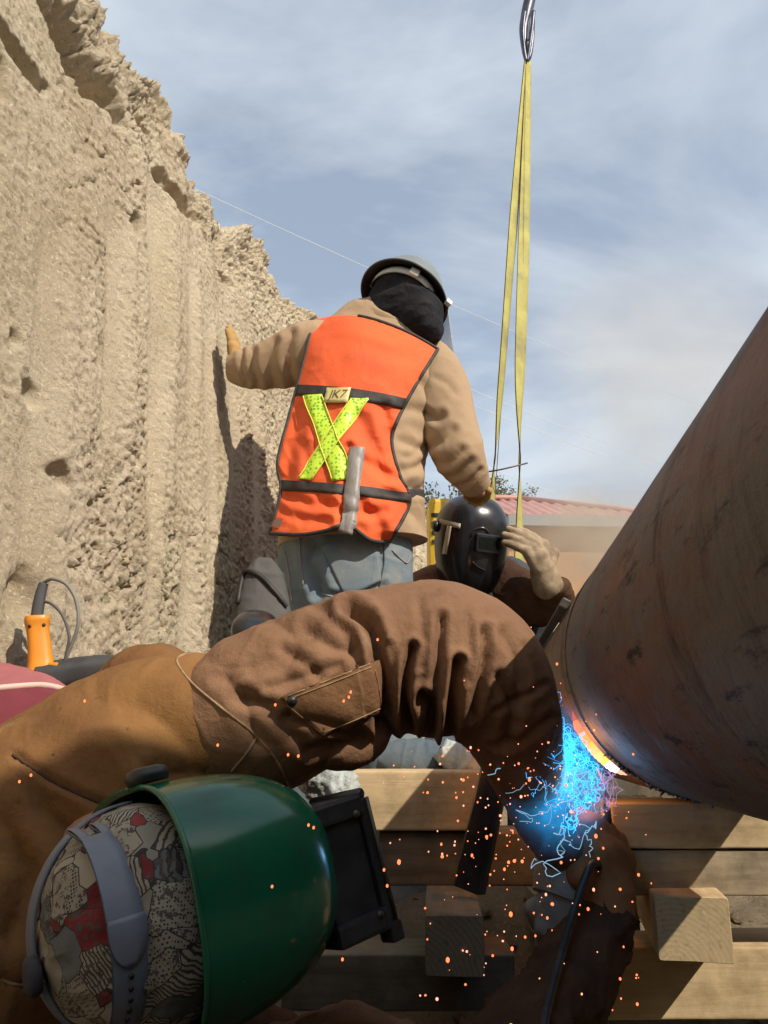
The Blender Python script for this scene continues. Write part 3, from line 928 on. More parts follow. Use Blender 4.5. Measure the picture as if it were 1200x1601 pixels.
# ------------------------------------------------------------------ timber cribbing
def wood(name, c1, c2, c3, seed, wear=0.0):
    m = bpy.data.materials.new(name); m.use_nodes = True
    nt = m.node_tree; b = nt.nodes['Principled BSDF']; b.inputs['Roughness'].default_value = 0.8; b.inputs['Specular IOR Level'].default_value = 0.2
    tc = nt.nodes.new('ShaderNodeTexCoord')
    mp = nt.nodes.new('ShaderNodeMapping'); mp.inputs['Scale'].default_value = (1.0, 11, 11); mp.inputs['Location'].default_value = (seed, seed, seed)
    nt.links.new(tc.outputs['Object'], mp.inputs['Vector'])
    n = nt.nodes.new('ShaderNodeTexNoise'); n.inputs['Scale'].default_value = 3.2; n.inputs['Detail'].default_value = 9; n.inputs['Roughness'].default_value = 0.62; n.inputs['Distortion'].default_value = 0.6
    nt.links.new(mp.outputs[0], n.inputs['Vector'])
    r = nt.nodes.new('ShaderNodeValToRGB'); e = r.color_ramp.elements
    e[0].position = 0.32; e[0].color = (*c2, 1); e[1].position = 0.62; e[1].color = (*c1, 1)
    x = e.new(0.45); x.color = (*[0.5 * (p_ + q_) for p_, q_ in zip(c1, c2)], 1)
    nt.links.new(n.outputs['Fac'], r.inputs[0])
    # dirt smudges
    n2 = nt.nodes.new('ShaderNodeTexNoise'); n2.inputs['Scale'].default_value = 7; n2.inputs['Detail'].default_value = 8; n2.inputs['Roughness'].default_value = 0.7
    nt.links.new(tc.outputs['Object'], n2.inputs['Vector'])
    r2 = nt.nodes.new('ShaderNodeValToRGB'); r2.color_ramp.elements[0].position = 0.48 - wear; r2.color_ramp.elements[1].position = 0.78
    nt.links.new(n2.outputs['Fac'], r2.inputs[0])
    mx = nt.nodes.new('ShaderNodeMixRGB'); mx.inputs['Color2'].default_value = (*c3, 1)
    nt.links.new(r2.outputs[0], mx.inputs['Fac']); nt.links.new(r.outputs[0], mx.inputs['Color1'])
    # growth rings and checks on the sawn ends (object X is the length of the timber)
    mpr = nt.nodes.new('ShaderNodeMapping'); mpr.inputs['Location'].default_value = (0, 0.03 + 0.01 * seed, 0.055); mpr.inputs['Scale'].default_value = (0.0, 1, 1)
    nt.links.new(tc.outputs['Object'], mpr.inputs['Vector'])
    wv_ = nt.nodes.new('ShaderNodeTexWave'); wv_.wave_type = 'RINGS'; wv_.rings_direction = 'X'; wv_.inputs['Scale'].default_value = 42; wv_.inputs['Distortion'].default_value = 2.2; wv_.inputs['Detail'].default_value = 4; wv_.inputs['Detail Scale'].default_value = 2.0
    nt.links.new(mpr.outputs[0], wv_.inputs['Vector'])
    rg_ = nt.nodes.new('ShaderNodeValToRGB'); rg_.color_ramp.elements[0].color = (*[0.55 * (k + j) * 0.82 for k, j in zip(c1, c2)], 1); rg_.color_ramp.elements[0].position = 0.1; rg_.color_ramp.elements[1].color = (*[0.86 * k for k in c1], 1); rg_.color_ramp.elements[1].position = 0.75
    nt.links.new(wv_.outputs['Fac'], rg_.inputs[0])
    n3 = nt.nodes.new('ShaderNodeTexNoise'); n3.inputs['Scale'].default_value = 120; n3.inputs['Detail'].default_value = 6; nt.links.new(tc.outputs['Object'], n3.inputs['Vector'])
    r4 = nt.nodes.new('ShaderNodeValToRGB'); r4.color_ramp.elements[0].position = 0.56; r4.color_ramp.elements[1].position = 0.9; nt.links.new(n3.outputs['Fac'], r4.inputs[0])
    me_ = nt.nodes.new('ShaderNodeMixRGB'); me_.inputs['Color2'].default_value = (*c3, 1); nt.links.new(r4.outputs[0], me_.inputs['Fac']); nt.links.new(rg_.outputs[0], me_.inputs['Color1'])
    sn = nt.nodes.new('ShaderNodeSeparateXYZ'); nt.links.new(tc.outputs['Normal'], sn.inputs[0])
    ab = nt.nodes.new('ShaderNodeMath'); ab.operation = 'ABSOLUTE'; nt.links.new(sn.outputs['X'], ab.inputs[0])
    gt = nt.nodes.new('ShaderNodeMath'); gt.operation = 'GREATER_THAN'; gt.inputs[1].default_value = 0.7; nt.links.new(ab.outputs[0], gt.inputs[0])
    mz = nt.nodes.new('ShaderNodeMixRGB'); nt.links.new(gt.outputs[0], mz.inputs['Fac']); nt.links.new(mx.outputs[0], mz.inputs['Color1']); nt.links.new(me_.outputs[0], mz.inputs['Color2'])
    nt.links.new(mz.outputs[0], b.inputs['Base Color'])
    bp = nt.nodes.new('ShaderNodeBump'); bp.inputs['Strength'].default_value = 0.5; bp.inputs['Distance'].default_value = 0.003
    nt.links.new(n.outputs['Fac'], bp.inputs['Height']); nt.links.new(bp.outputs[0], b.inputs['Normal'])
    return m
M_W1 = wood('fresh_pine', (0.60, 0.46, 0.27), (0.44, 0.32, 0.17), (0.20, 0.14, 0.08), 0.0)
M_W2 = wood('grey_weathered_timber', (0.27, 0.235, 0.17), (0.16, 0.135, 0.095), (0.09, 0.075, 0.055), 4.0, 0.06)
M_W3 = wood('dirty_timber', (0.46, 0.37, 0.24), (0.31, 0.24, 0.15), (0.10, 0.08, 0.06), 8.0, 0.08)

def timber(px0, px1, y0, y1, Y, depth, m, label, along='x', yaw=0.0, ext=0.0, seed=0):
    """a squared timber whose front face covers px0..px1 by y0..y1 at distance Y; saw-rough edges, split ends"""
    a = P(px0, y0, Y); b = P(px1, y1, Y)
    h = a[2] - b[2]; w = P(px1, 0.5 * (y0 + y1), Y)[0] - P(px0, 0.5 * (y0 + y1), Y)[0]
    cx = 0.5 * (P(px0, 0.5 * (y0 + y1), Y)[0] + P(px1, 0.5 * (y0 + y1), Y)[0])
    cz = 0.5 * (a[2] + b[2])
    if along == 'x': L, D = w + ext, depth
    else: L, D = depth, w
    nl, ns = 40, 12
    # rounded-square section swept along the length
    th = np.linspace(0, 2 * np.pi, 48, endpoint=False)
    ct, st_ = np.cos(th), np.sin(th); pw = 0.07
    sy = np.sign(ct) * np.abs(ct) ** pw; sz = np.sign(st_) * np.abs(st_) ** pw
    ts = np.concatenate([[-0.5, -0.497], np.linspace(-0.49, 0.49, nl), [0.497, 0.5]])
    g = np.zeros((len(ts), 48, 3))
    for k, t in enumerate(ts):
        sh = 1.0 if abs(t) < 0.495 else (0.993 if abs(t) < 0.499 else 0.975)
        g[k, :, 0] = t * L; g[k, :, 1] = sy * D / 2 * sh; g[k, :, 2] = sz * h / 2 * sh
    wob = 0.0014 * fbm(np.stack([g[..., 0] * 3, g[..., 1] * 22 + seed, g[..., 2] * 22], -1), 4, 91 + seed)
    g[..., 1] += wob * np.sign(g[..., 1]); g[..., 2] += wob * np.sign(g[..., 2])
    chip = sstep(0.45, 0.8, vnoise(np.stack([g[..., 0] * 9 + seed * 3, g[..., 1] * 9, g[..., 2] * 9], -1), 7 + seed)) * 0.004
    cor = (np.abs(sy) * np.abs(sz))[None, :] > 0.75
    g[..., 1] *= 1 - chip * cor / (D / 2); g[..., 2] *= 1 - chip * cor / (h / 2)
    v = np.concatenate([g.reshape(-1, 3), [[-L / 2 + 0.0005, 0, 0], [L / 2 - 0.0005, 0, 0]]])
    f = [tuple(q_[::-1]) for q_ in grid_faces(len(ts), 48, True)]
    n = len(ts) * 48
    for k in range(48):
        f.append((n, (k + 1) % 48, k)); f.append((n + 1, (len(ts) - 1) * 48 + k, (len(ts) - 1) * 48 + (k + 1) % 48))
    o = mesh_obj('timber', v, f, m, None, True)
    sm = np.array([True] * (len(f) - 96) + [False] * 96); o.data.polygons.foreach_set('use_smooth', sm)
    ang = yaw + (0 if along == 'x' else -math.pi / 2)
    o.rotation_euler = (0, 0, ang)
    dv_ = np.array([math.sin(-yaw), math.cos(yaw)]) * (depth / 2)
    o.location = (cx + dv_[0], Y + dv_[1], cz)
    return tag(o, label, 'timber', 'cribbing timbers under the pipe')
timber(541, 772, 1206, 1300, 1.50, 0.13, M_W1, 'pale fresh timber left of the sparks, top of the left stack', seed=1)
timber(592, 842, 1302, 1386, 1.515, 0.13, M_W2, 'grey timber directly under the pale one in the left stack', seed=2)
timber(958, 1330, 1256, 1327, 1.45, 0.14, M_W1, 'pale upper timber right of the brown glove, just below the pipe', seed=3)
timber(975, 1330, 1329, 1401, 1.455, 0.14, M_W3, 'cracked lower timber of the right pair below the pipe', seed=4)
timber(664, 757, 1431, 1528, 1.27, 0.45, M_W2, 'dark timber pointing at the camera below the grey left timber', along='y', seed=5, yaw=-0.06)
timber(1028, 1140, 1402, 1505, 1.375, 0.42, M_W1, 'short sunlit timber with its sawn end grain facing the camera', along='y', seed=6, yaw=-0.2)
timber(440, 806, 1492, 1582, 1.40, 0.14, M_W2, 'long grey bottom timber beside the green helmet', seed=7, yaw=0.0)
timber(862, 1420, 1480, 1596, 1.49, 0.15, M_W1, 'long sunlit bottom timber at the lower right corner', seed=8)
timber(840, 1000, 1402, 1470, 1.72, 0.12, M_W2, 'shaded timber hidden deep behind the brown glove', seed=9)
# flat black steel strip leaning on the left stack
sa, sb = P(772, 1196, 1.46), P(728, 1392, 1.40)
ax = nrm(sb - sa); nb = nrm(np.array([0.35, -1, 0.2])); sd = nrm(np.cross(ax, nb)); nb = np.cross(sd, ax)
st = thing('steel_angle', sb, 'black steel angle strip leaning on the timbers left of the sparks', 'steel angle')
mid = (sa + sb) / 2; hl = np.linalg.norm(sb - sa) / 2
M_BLACKSTEEL = mat('black_mill_steel', (0.025, 0.024, 0.023), 0.55, 0.5, col2=(0.05, 0.045, 0.04), vscale=25)
M_EDGE = mat('worn_steel_edge', (0.16, 0.14, 0.12), 0.45, 0.7)
box('flange', mid, (hl, 0.021, 0.002), M_BLACKSTEEL, st, ax, sd, nb, 0.0008)
box('web', mid + sd * -0.0205 + nb * 0.012, (hl, 0.002, 0.014), M_BLACKSTEEL, st, ax, sd, nb, 0.0008)
tube('worn_edge', np.array([mid + ax * hl * t + sd * (0.0215) + nb * 0.001 for t in (-1, 0, 1)]), 0.0016, M_EDGE, st, 6)

# stones and crumbs on the trench floor
rng = np.random.default_rng(11)
parts = []
for k in range(420):
    x = rng.uniform(-0.6, 1.0); y = rng.uniform(1.0, 2.6); r = rng.uniform(0.006, 0.02)
    z = float(floor_fn(np.array([(x + 1.9) / 5.2]), np.array([(y + 4.0) / 12.5]))[0][2])
    bm = bmesh.new(); bmesh.ops.create_icosphere(bm, subdivisions=1, radius=r)
    v = np.array([list(q_.co) for q_ in bm.verts]); v = v * (1 + 0.25 * rng.normal(size=(len(v), 1))) * np.array([1, 1, 0.7]) + [x, y, z + r * 0.3]
    f = [tuple(q_.index for q_ in fc.verts) for fc in bm.faces]; bm.free()
    parts.append((v, f))
v, f = join_geo(parts)
tag(mesh_obj('gravel', v, f, M_FLOOR, None, False), 'loose stones and crumbs of earth on the trench floor', 'gravel', None, 'stuff')
# ------------------------------------------------------------------ cloth, leather, plastics
M_LEATHER = mat('brown_suede', (0.195, 0.105, 0.060), 0.88, spec=0.15, col2=(0.265, 0.150, 0.086), vscale=5.5, bump=0.6, bscale=38, bdist=0.007, ramp=(0.35, 0.68), dirt=[((0.105, 0.050, 0.029), 9.0, 0.52, 0.75), ((0.34, 0.23, 0.15), 16.0, 0.60, 0.82), ((0.05, 0.028, 0.02), 30.0, 0.66, 0.74)], bump2=(0.18, 420, 0.0008))
M_LEATHER2 = mat('tan_suede', (0.245, 0.125, 0.045), 0.88, spec=0.15, col2=(0.165, 0.080, 0.034), vscale=4.5, bump=0.6, bscale=36, bdist=0.007, dirt=[((0.11, 0.055, 0.028), 8.0, 0.54, 0.76), ((0.34, 0.23, 0.13), 15.0, 0.60, 0.82), ((0.06, 0.03, 0.02), 28.0, 0.66, 0.75)], bump2=(0.18, 420, 0.0008))
M_LEATHER3 = mat('pocket_suede', (0.235, 0.125, 0.062), 0.88, spec=0.15, col2=(0.17, 0.085, 0.042), vscale=9, bump=0.6, bscale=60, bdist=0.005)
M_LEATHERD = mat('dark_suede', (0.060, 0.032, 0.020), 0.9, spec=0.12, col2=(0.10, 0.052, 0.028), vscale=9, bump=0.7, bscale=40, bdist=0.008)  # darker brown suede, for the low sleeve and the helper's sleeve
M_STITCH = mat('pale_stitching', (0.36, 0.24, 0.13), 0.9, col2=(0.22, 0.13, 0.07), vscale=90)
M_DARKSTITCH = mat('dark_seam', (0.06, 0.03, 0.018), 0.9)
M_SKIN = mat('skin', (0.42, 0.23, 0.15), 0.55, col2=(0.36, 0.19, 0.12), vscale=30)
M_SHIRT = mat('khaki_shirt', (0.42, 0.295, 0.185), 0.85, spec=0.2, col2=(0.36, 0.25, 0.155), vscale=6, bump=0.4, bscale=70, bdist=0.003, dirt=((0.27, 0.19, 0.125), 12.0, 0.6, 0.8))
M_JEANS = mat('faded_denim', (0.13, 0.185, 0.235), 0.85, spec=0.2, col2=(0.23, 0.265, 0.275), vscale=5.5, bump=0.35, bscale=160, bdist=0.002, dirt=((0.30, 0.29, 0.26), 7.0, 0.55, 0.75))
M_DENIMD = mat('dark_denim', (0.06, 0.085, 0.11), 0.85, col2=(0.10, 0.13, 0.15), vscale=12, bump=0.3, bscale=160)
M_VEST = mat('orange_vest_cloth', (0.86, 0.145, 0.045), 0.75, spec=0.2, col2=(0.78, 0.125, 0.045), vscale=7, bump=0.4, bscale=150, bdist=0.003, dirt=[((0.50, 0.12, 0.06), 12.0, 0.56, 0.85), ((0.35, 0.10, 0.06), 40.0, 0.66, 0.8)])
M_BLACKTAPE = mat('black_webbing', (0.028, 0.024, 0.022), 0.7, col2=(0.05, 0.042, 0.036), vscale=60)
M_GREYTAPE = mat('grey_hanging_tape', (0.24, 0.215, 0.20), 0.5, col2=(0.32, 0.29, 0.27), vscale=30, stretch=(6, 6, 0.4))
M_BLACKCLOTH = mat('black_knit', (0.018, 0.018, 0.022), 0.95, spec=0.1, col2=(0.034, 0.033, 0.037), vscale=16, bump=0.9, bscale=90, bdist=0.004)
M_GREYHAT = mat('grey_hat_shell', (0.17, 0.19, 0.19), 0.35, col2=(0.22, 0.24, 0.235), vscale=14)
M_HATIN = mat('hat_inside', (0.02, 0.021, 0.025), 0.5)
M_WHITEBAND = mat('white_plastic_band', (0.82, 0.81, 0.75), 0.5, col2=(0.74, 0.72, 0.64), vscale=25)
M_BLACKSHELL = mat('black_gloss_shell', (0.012, 0.013, 0.015), 0.22, spec=0.5, col2=(0.022, 0.023, 0.026), vscale=12, dirt=((0.07, 0.065, 0.06), 20, 0.68, 0.85))
M_BLACKPLASTIC = mat('black_plastic', (0.016, 0.016, 0.019), 0.38, col2=(0.035, 0.034, 0.036), vscale=30, bump=0.15, bscale=80)
M_GREEN = mat('green_shell', (0.005, 0.105, 0.050), 0.16, spec=0.6, col2=(0.008, 0.135, 0.068), vscale=6, bump=0.08, bscale=40, bdist=0.002, dirt=[((0.05, 0.10, 0.07), 34, 0.64, 0.80), ((0.22, 0.26, 0.23), 150, 0.69, 0.73), ((0.03, 0.05, 0.035), 8, 0.5, 0.75)])
M_STRAP = mat('grey_blue_plastic', (0.15, 0.17, 0.215), 0.5, col2=(0.19, 0.21, 0.255), vscale=18)
M_GLOVEY = mat('yellow_glove', (0.45, 0.27, 0.09), 0.85, col2=(0.34, 0.20, 0.07), vscale=20, bump=0.4, bscale=90)
M_GLOVET = mat('tan_work_glove', (0.40, 0.31, 0.21), 0.92, spec=0.1, col2=(0.22, 0.165, 0.11), vscale=22, bump=0.45, bscale=90, bdist=0.003)
M_GLOVEG = mat('grey_split_glove', (0.30, 0.30, 0.28), 0.9, col2=(0.22, 0.22, 0.21), vscale=20, bump=0.5, bscale=90, bdist=0.003)
M_GLOVEB = mat('brown_split_glove', (0.30, 0.125, 0.042), 0.88, col2=(0.21, 0.085, 0.03), vscale=16, bump=0.5, bscale=70, bdist=0.003)
M_NAVY = mat('dark_navy_cloth', (0.035, 0.038, 0.05), 0.9, col2=(0.055, 0.056, 0.066), vscale=10, bump=0.3, bscale=90)
M_BOOT = mat('boot_leather', (0.07, 0.045, 0.03), 0.7, col2=(0.12, 0.09, 0.06), vscale=15)

def hi_vis():
    m = mat('lime_reflective_tape', (0.55, 0.85, 0.05), 0.45)
    nt = m.node_tree; b = nt.nodes['Principled BSDF']
    tc = nt.nodes.new('ShaderNodeTexCoord')
    v = nt.nodes.new('ShaderNodeTexVoronoi'); v.inputs['Scale'].default_value = 95; v.inputs['Randomness'].default_value = 0.55
    nt.links.new(tc.outputs['Object'], v.inputs['Vector'])
    r = nt.nodes.new('ShaderNodeValToRGB'); e = r.color_ramp.elements
    e[0].position = 0.22; e[0].color = (0.13, 0.40, 0.02, 1); e[1].position = 0.46; e[1].color = (0.62, 0.86, 0.06, 1)
    nt.links.new(v.outputs['Distance'], r.inputs[0]); nt.links.new(r.outputs[0], b.inputs['Base Color'])
    return m
M_LIME = hi_vis()
M_LIMEEDGE = mat('yellow_tape_edge', (0.75, 0.72, 0.10), 0.6)

def cap_print():
    """cotton printed with a jumble of small panels: cream, grey and red blocks, dots, hatching and lines of tiny marks"""
    m = mat('printed_cap_cotton', (0.5, 0.45, 0.36), 0.9, spec=0.15)
    nt = m.node_tree; b = nt.nodes['Principled BSDF']; N, L = nt.nodes, nt.links
    tc = N.new('ShaderNodeTexCoord')
    mp = N.new('ShaderNodeMapping'); mp.inputs['Rotation'].default_value = (0.5, 0.3, 0.7); L.new(tc.outputs['Object'], mp.inputs['Vector'])
    def vor(scale, feat='F1', dist='CHEBYCHEV', rnd=0.85):
        v = N.new('ShaderNodeTexVoronoi'); v.inputs['Scale'].default_value = scale; v.feature = feat; v.distance = dist; v.inputs['Randomness'].default_value = rnd
        L.new(mp.outputs[0], v.inputs['Vector']); return v
    def math_(op, a, c):
        x = N.new('ShaderNodeMath'); x.operation = op
        for i, q_ in ((0, a), (1, c)):
            if isinstance(q_, (int, float)): x.inputs[i].default_value = q_
            else: L.new(q_, x.inputs[i])
        return x.outputs[0]
    def mix(f, a, c):
        x = N.new('ShaderNodeMixRGB'); L.new(f, x.inputs['Fac']); L.new(a, x.inputs['Color1']); x.inputs['Color2'].default_value = (*c, 1); return x.outputs[0]
    v1, v2 = vor(30), vor(30, 'F2')
    sx = N.new('ShaderNodeSeparateColor'); L.new(v1.outputs['Color'], sx.inputs[0])
    r = N.new('ShaderNodeValToRGB'); r.color_ramp.interpolation = 'CONSTANT'; e = r.color_ramp.elements
    e[0].position = 0; e[0].color = (0.33, 0.30, 0.24, 1); e[1].position = 0.26; e[1].color = (0.20, 0.035, 0.04, 1)
    for p_, c in ((0.34, (0.27, 0.25, 0.20, 1)), (0.48, (0.15, 0.155, 0.16, 1)), (0.57, (0.38, 0.34, 0.27, 1)), (0.70, (0.22, 0.24, 0.25, 1)), (0.80, (0.26, 0.06, 0.06, 1)), (0.86, (0.32, 0.28, 0.22, 1)), (0.97, (0.05, 0.07, 0.14, 1))):
        x = e.new(p_); x.color = c
    L.new(sx.outputs[0], r.inputs[0]); col = r.outputs[0]
    dots = math_('LESS_THAN', vor(330, 'F1', 'EUCLIDEAN', 0.15).outputs['Distance'], 0.34)
    col = mix(math_('MULTIPLY', dots, math_('GREATER_THAN', sx.outputs[1], 0.62)), col, (0.05, 0.045, 0.045))
    w = N.new('ShaderNodeTexWave'); w.inputs['Scale'].default_value = 95; w.inputs['Distortion'].default_value = 5; w.inputs['Detail'].default_value = 3; L.new(mp.outputs[0], w.inputs['Vector'])
    col = mix(math_('MULTIPLY', math_('GREATER_THAN', w.outputs['Fac'], 0.62), math_('LESS_THAN', sx.outputs[1], 0.2)), col, (0.07, 0.06, 0.055))
    n = N.new('ShaderNodeTexNoise'); n.inputs['Scale'].default_value = 150; n.inputs['Detail'].default_value = 4; n.inputs['Roughness'].default_value = 0.7; L.new(mp.outputs[0], n.inputs['Vector'])
    col = mix(math_('MULTIPLY', math_('GREATER_THAN', n.outputs['Fac'], 0.56), math_('GREATER_THAN', sx.outputs[2], 0.5)), col, (0.10, 0.085, 0.08))
    col = mix(math_('LESS_THAN', math_('SUBTRACT', v2.outputs['Distance'], v1.outputs['Distance']), 0.02), col, (0.05, 0.045, 0.045))
    L.new(col, b.inputs['Base Color'])
    nb = N.new('ShaderNodeTexNoise'); nb.inputs['Scale'].default_value = 60; nb.inputs['Detail'].default_value = 6; L.new(tc.outputs['Object'], nb.inputs['Vector'])
    bp = N.new('ShaderNodeBump'); bp.inputs['Strength'].default_value = 0.35; bp.inputs['Distance'].default_value = 0.004; L.new(nb.outputs['Fac'], bp.inputs['Height']); L.new(bp.outputs[0], b.inputs['Normal'])
    return m
M_CAP = cap_print()

def wrinkle(amp, s1, s2, seed):
    def fn(u, th, g, N):
        q_ = g * np.array(s1)
        w_ = 1.3 * fbm(g * 7, 2, seed + 3)[..., None]
        r1 = (1 - np.abs(vnoise(g * np.array(s2) * 1.3 + w_, seed + 5))) ** 4
        r2 = (1 - np.abs(vnoise(g * np.array(s2) * 3.1 + 2 * w_, seed + 6))) ** 5
        return amp * (0.4 * fbm(q_, 3, seed) + 0.45 * r1 + 0.22 * r2 - 0.2)
    return fn

def shell_geo(O, F, U, S, rf, rs, ru, rd_, phimax, pw=2.0, nphi=60, npsi=120, thick=0.003, edge=None):
    """welding-helmet shell: half an ellipsoid round the face direction F, crown radius ru, chin radius rd_, open at the back"""
    phi = np.linspace(0.0, phimax, nphi); psi = np.linspace(0, 2 * np.pi, npsi, endpoint=False)
    ph, ps = np.meshgrid(phi, psi, indexing='ij')
    if edge is not None: ph = ph * edge(ps)
    x = np.cos(ph); r = np.sin(ph)
    y, z = r * np.cos(ps), r * np.sin(ps)
    k = (np.abs(x) ** pw + np.abs(y) ** pw + np.abs(z) ** pw) ** (-1 / pw)
    x, y, z = x * k, y * k, z * k
    def g(o):
        uu = np.where(z > 0, ru + o, rd_ + o)
        return O + (x * (rf + o))[..., None] * F + (y * (rs + o))[..., None] * S + (z * uu)[..., None] * U
    a, b = g(0.0), g(-thick)
    n = nphi * npsi
    v = np.concatenate([a.reshape(-1, 3), b.reshape(-1, 3)])
    f = [tuple(q_) for q_ in grid_faces(nphi, npsi, True)] + [tuple(q_[::-1] + n) for q_ in grid_faces(nphi, npsi, True)]
    e = (nphi - 1) * npsi
    for k_ in range(npsi):
        k2 = (k_ + 1) % npsi
        f.append((e + k_, e + n + k_, e + n + k2, e + k2))
    return v, f, a[-1]

def ribbon(name, pts, wid, side, mat_, parent, thick=0.002, out=None):
    """flat strip along pts; side = width direction (one vector or one per point)"""
    pts = np.asarray(pts, float); m = len(pts)
    side = np.broadcast_to(np.asarray(side, float), (m, 3)); T = nrm(np.gradient(pts, axis=0))
    sd = nrm(side - T * np.sum(side * T, 1, keepdims=True)); nn = np.cross(T, sd)
    w_ = np.broadcast_to(np.asarray(wid, float), (m,))
    c = np.linspace(-1, 1, 4)
    top = pts[:, None] + sd[:, None] * (c[None, :, None] * w_[:, None, None]) + nn[:, None] * thick / 2
    bot = top - nn[:, None] * thick
    return sheet(name, top, bot, mat_, parent)

# ------------------------------------------------------------------ worker in the orange vest
w2 = thing('person', [P(545, 900, 2.1)[0], 2.1, 0.03], 'standing worker in orange vest and grey hard hat, one hand on the earth wall', 'person')
hd = P(636, 462, 2.15); nk = P(606, 495, 2.16)
caps = [(P(556, 860, 2.1), P(556, 760, 2.1), 0.12, 0.12), (P(556, 760, 2.1), P(590, 585, 2.15), 0.12, 0.125), (P(590, 560, 2.16), nk, 0.09, 0.06), (nk, hd, 0.055, 0.085), (hd, P(662, 500, 2.10), 0.085, 0.05),
        (P(520, 540, 2.15), P(462, 560, 2.15), 0.05, 0.045), (P(462, 560, 2.15), P(368, 576, 2.2), 0.042, 0.025),
        (P(655, 570, 2.14), P(708, 680, 2.08), 0.05, 0.042), (P(708, 680, 2.08), P(750, 770, 2.18), 0.04, 0.025)]
for sx in (-1, 1):
    hx = P(548, 900, 2.1) + [sx * 0.085, 0, 0]; kx = np.array([hx[0] + sx * 0.03, 2.06, 0.47]); fx = np.array([hx[0] + sx * 0.05, 2.14, 0.09])
    caps += [(hx, kx, 0.085, 0.055), (kx, fx, 0.05, 0.035)]
caps_obj('body', caps, 0.013, 0.03, M_SKIN, w2)
shirt_f = [([(622, 640), (650, 640), (678, 652)], 7, 0.012), ([(628, 690), (655, 700), (668, 695)], 6, 0.009), ([(630, 735), (655, 728), (668, 712)], 6, 0.010), ([(640, 760), (655, 765), (668, 762)], 7, 0.014),
           ([(640, 800), (655, 812), (662, 830)], 7, 0.006), ([(650, 590), (672, 615), (678, 650)], 6, 0.010), ([(635, 715), (648, 712), (660, 702)], 5, .006)]
shirt = Loft([(616, 482, 2.165, 34, .055), (606, 506, 2.17, 76, .085), (597, 545, 2.17, 108, .11), (585, 600, 2.14, 112, .122), (561, 690, 2.11, 108, .120), (552, 760, 2.09, 111, .120), (550, 800, 2.085, 114, .122), (552, 850, 2.085, 117, .128)], 150, 140,
             creases(shirt_f, wrinkle(0.006, (9, 9, 14), (7, 7, 16), 101)))
shirt.obj('shirt', M_SHIRT, w2)
larm_f = [([(455, 520), (448, 560), (462, 606)], 6, 0.010), ([(430, 535), (420, 565), (428, 602)], 6, 0.009), ([(395, 548), (392, 575), (402, 600)], 5, 0.010), ([(378, 548), (378, 575), (386, 598)], 4, 0.007)]
Loft([(520, 542, 2.17, 40, .05), (490, 548, 2.155, 47, .058), (458, 560, 2.165, 46, .055), (415, 572, 2.185, 36, .046), (380, 575, 2.20, 30, .040), (360, 574, 2.21, 23, .032)], 90, 72, creases(larm_f, wrinkle(0.0032, (10, 9, 9), (9, 8, 12), 111))).obj('sleeve', M_SHIRT, w2)
rarm_f = [([(655, 640), (680, 655), (690, 650)], 6, 0.012), ([(668, 700), (690, 690), (708, 672)], 6, 0.008), ([(672, 720), (700, 725), (722, 705)], 6, 0.009), ([(690, 748), (715, 742), (735, 722)], 6, 0.009), ([(705, 762), (735, 752), (750, 735)], 4, 0.006), ([(680, 590), (700, 600), (712, 615)], 5, 0.004)]
rarm = Loft([(640, 556, 2.17, 34, .05), (664, 572, 2.155, 46, .06), (687, 612, 2.12, 47, .062), (702, 660, 2.09, 43, .057), (716, 708, 2.085, 42, .056), (736, 744, 2.12, 30, .044), (748, 763, 2.15, 22, .034)], 110, 80, creases(rarm_f, wrinkle(0.0034, (10, 9, 9), (9, 8, 9), 121)))
rarm.obj('sleeve', M_SHIRT, w2)
seam('cuff_seam', rarm.bvh(), [(714, 772), (734, 764), (750, 745)], 0.0016, M_SHIRT, w2, 20, 0.001)
caps_obj('glove', hand_caps(P(368, 573, 2.205), np.array([-0.12, 0.05, 1.0]), W_N, side=1, curl=(0.10, 0.1, 0.1, 0.1), thumb=0.25, sc=0.74, fat=1.35, spread=0.05), 0.0035, 0.006, M_GLOVEY, w2)
caps_obj('glove', hand_caps(P(746, 755, 2.16), np.array([0.0, 1.0, -0.02]), np.array([0.2, 0.1, 0.95]), side=1, curl=(0.9, 0.9, 0.9, 0.9), thumb=0.4, sc=0.6, fat=1.3), 0.004, 0.008, M_GLOVEY, w2)
# collar
ncl = nrm(P(622, 470, 2.13) - P(604, 510, 2.17))
cl = []
e1 = nrm(np.cross(ncl, Y3)); e2 = np.cross(ncl, e1)
for k, (o, r) in enumerate(((-0.012, 0.100), (0.012, 0.098), (0.030, 0.090), (0.034, 0.086))):
    a = np.linspace(0, 2 * np.pi, 60, endpoint=False)
    cl.append(P(603, 507, 2.155) + ncl * o + r * (np.cos(a)[:, None] * e1 * 0.92 + np.sin(a)[:, None] * e2 * 0.86))
cl = np.array(cl); cl = np.concatenate([cl, cl[:, :1]], 1)
ccen = P(603, 507, 2.155)
sheet('collar', cl, ccen + (cl - ccen) * 0.955, M_SHIRT, w2)
# balaclava
caps_obj('balaclava', [(P(606, 505, 2.16), P(612, 490, 2.155), 0.072, 0.075), (P(612, 490, 2.155), P(632, 468, 2.15), 0.076, 0.094), (P(632, 468, 2.15), P(658, 492, 2.11), 0.092, 0.062), (P(658, 492, 2.11), P(672, 514, 2.09), 0.058, 0.032), (P(640, 500, 2.13), P(676, 524, 2.09), 0.05, 0.022)], 0.006, 0.03, M_BLACKCLOTH, w2, noise=lambda p: 0.006 * fbm(p * np.array([14, 14, 30]), 3, 77) - 0.004 * (1 - np.abs(vnoise(p * np.array([9, 9, 26]) + 1.2 * fbm(p * 9, 2, 78)[:, None], 79))) ** 4)
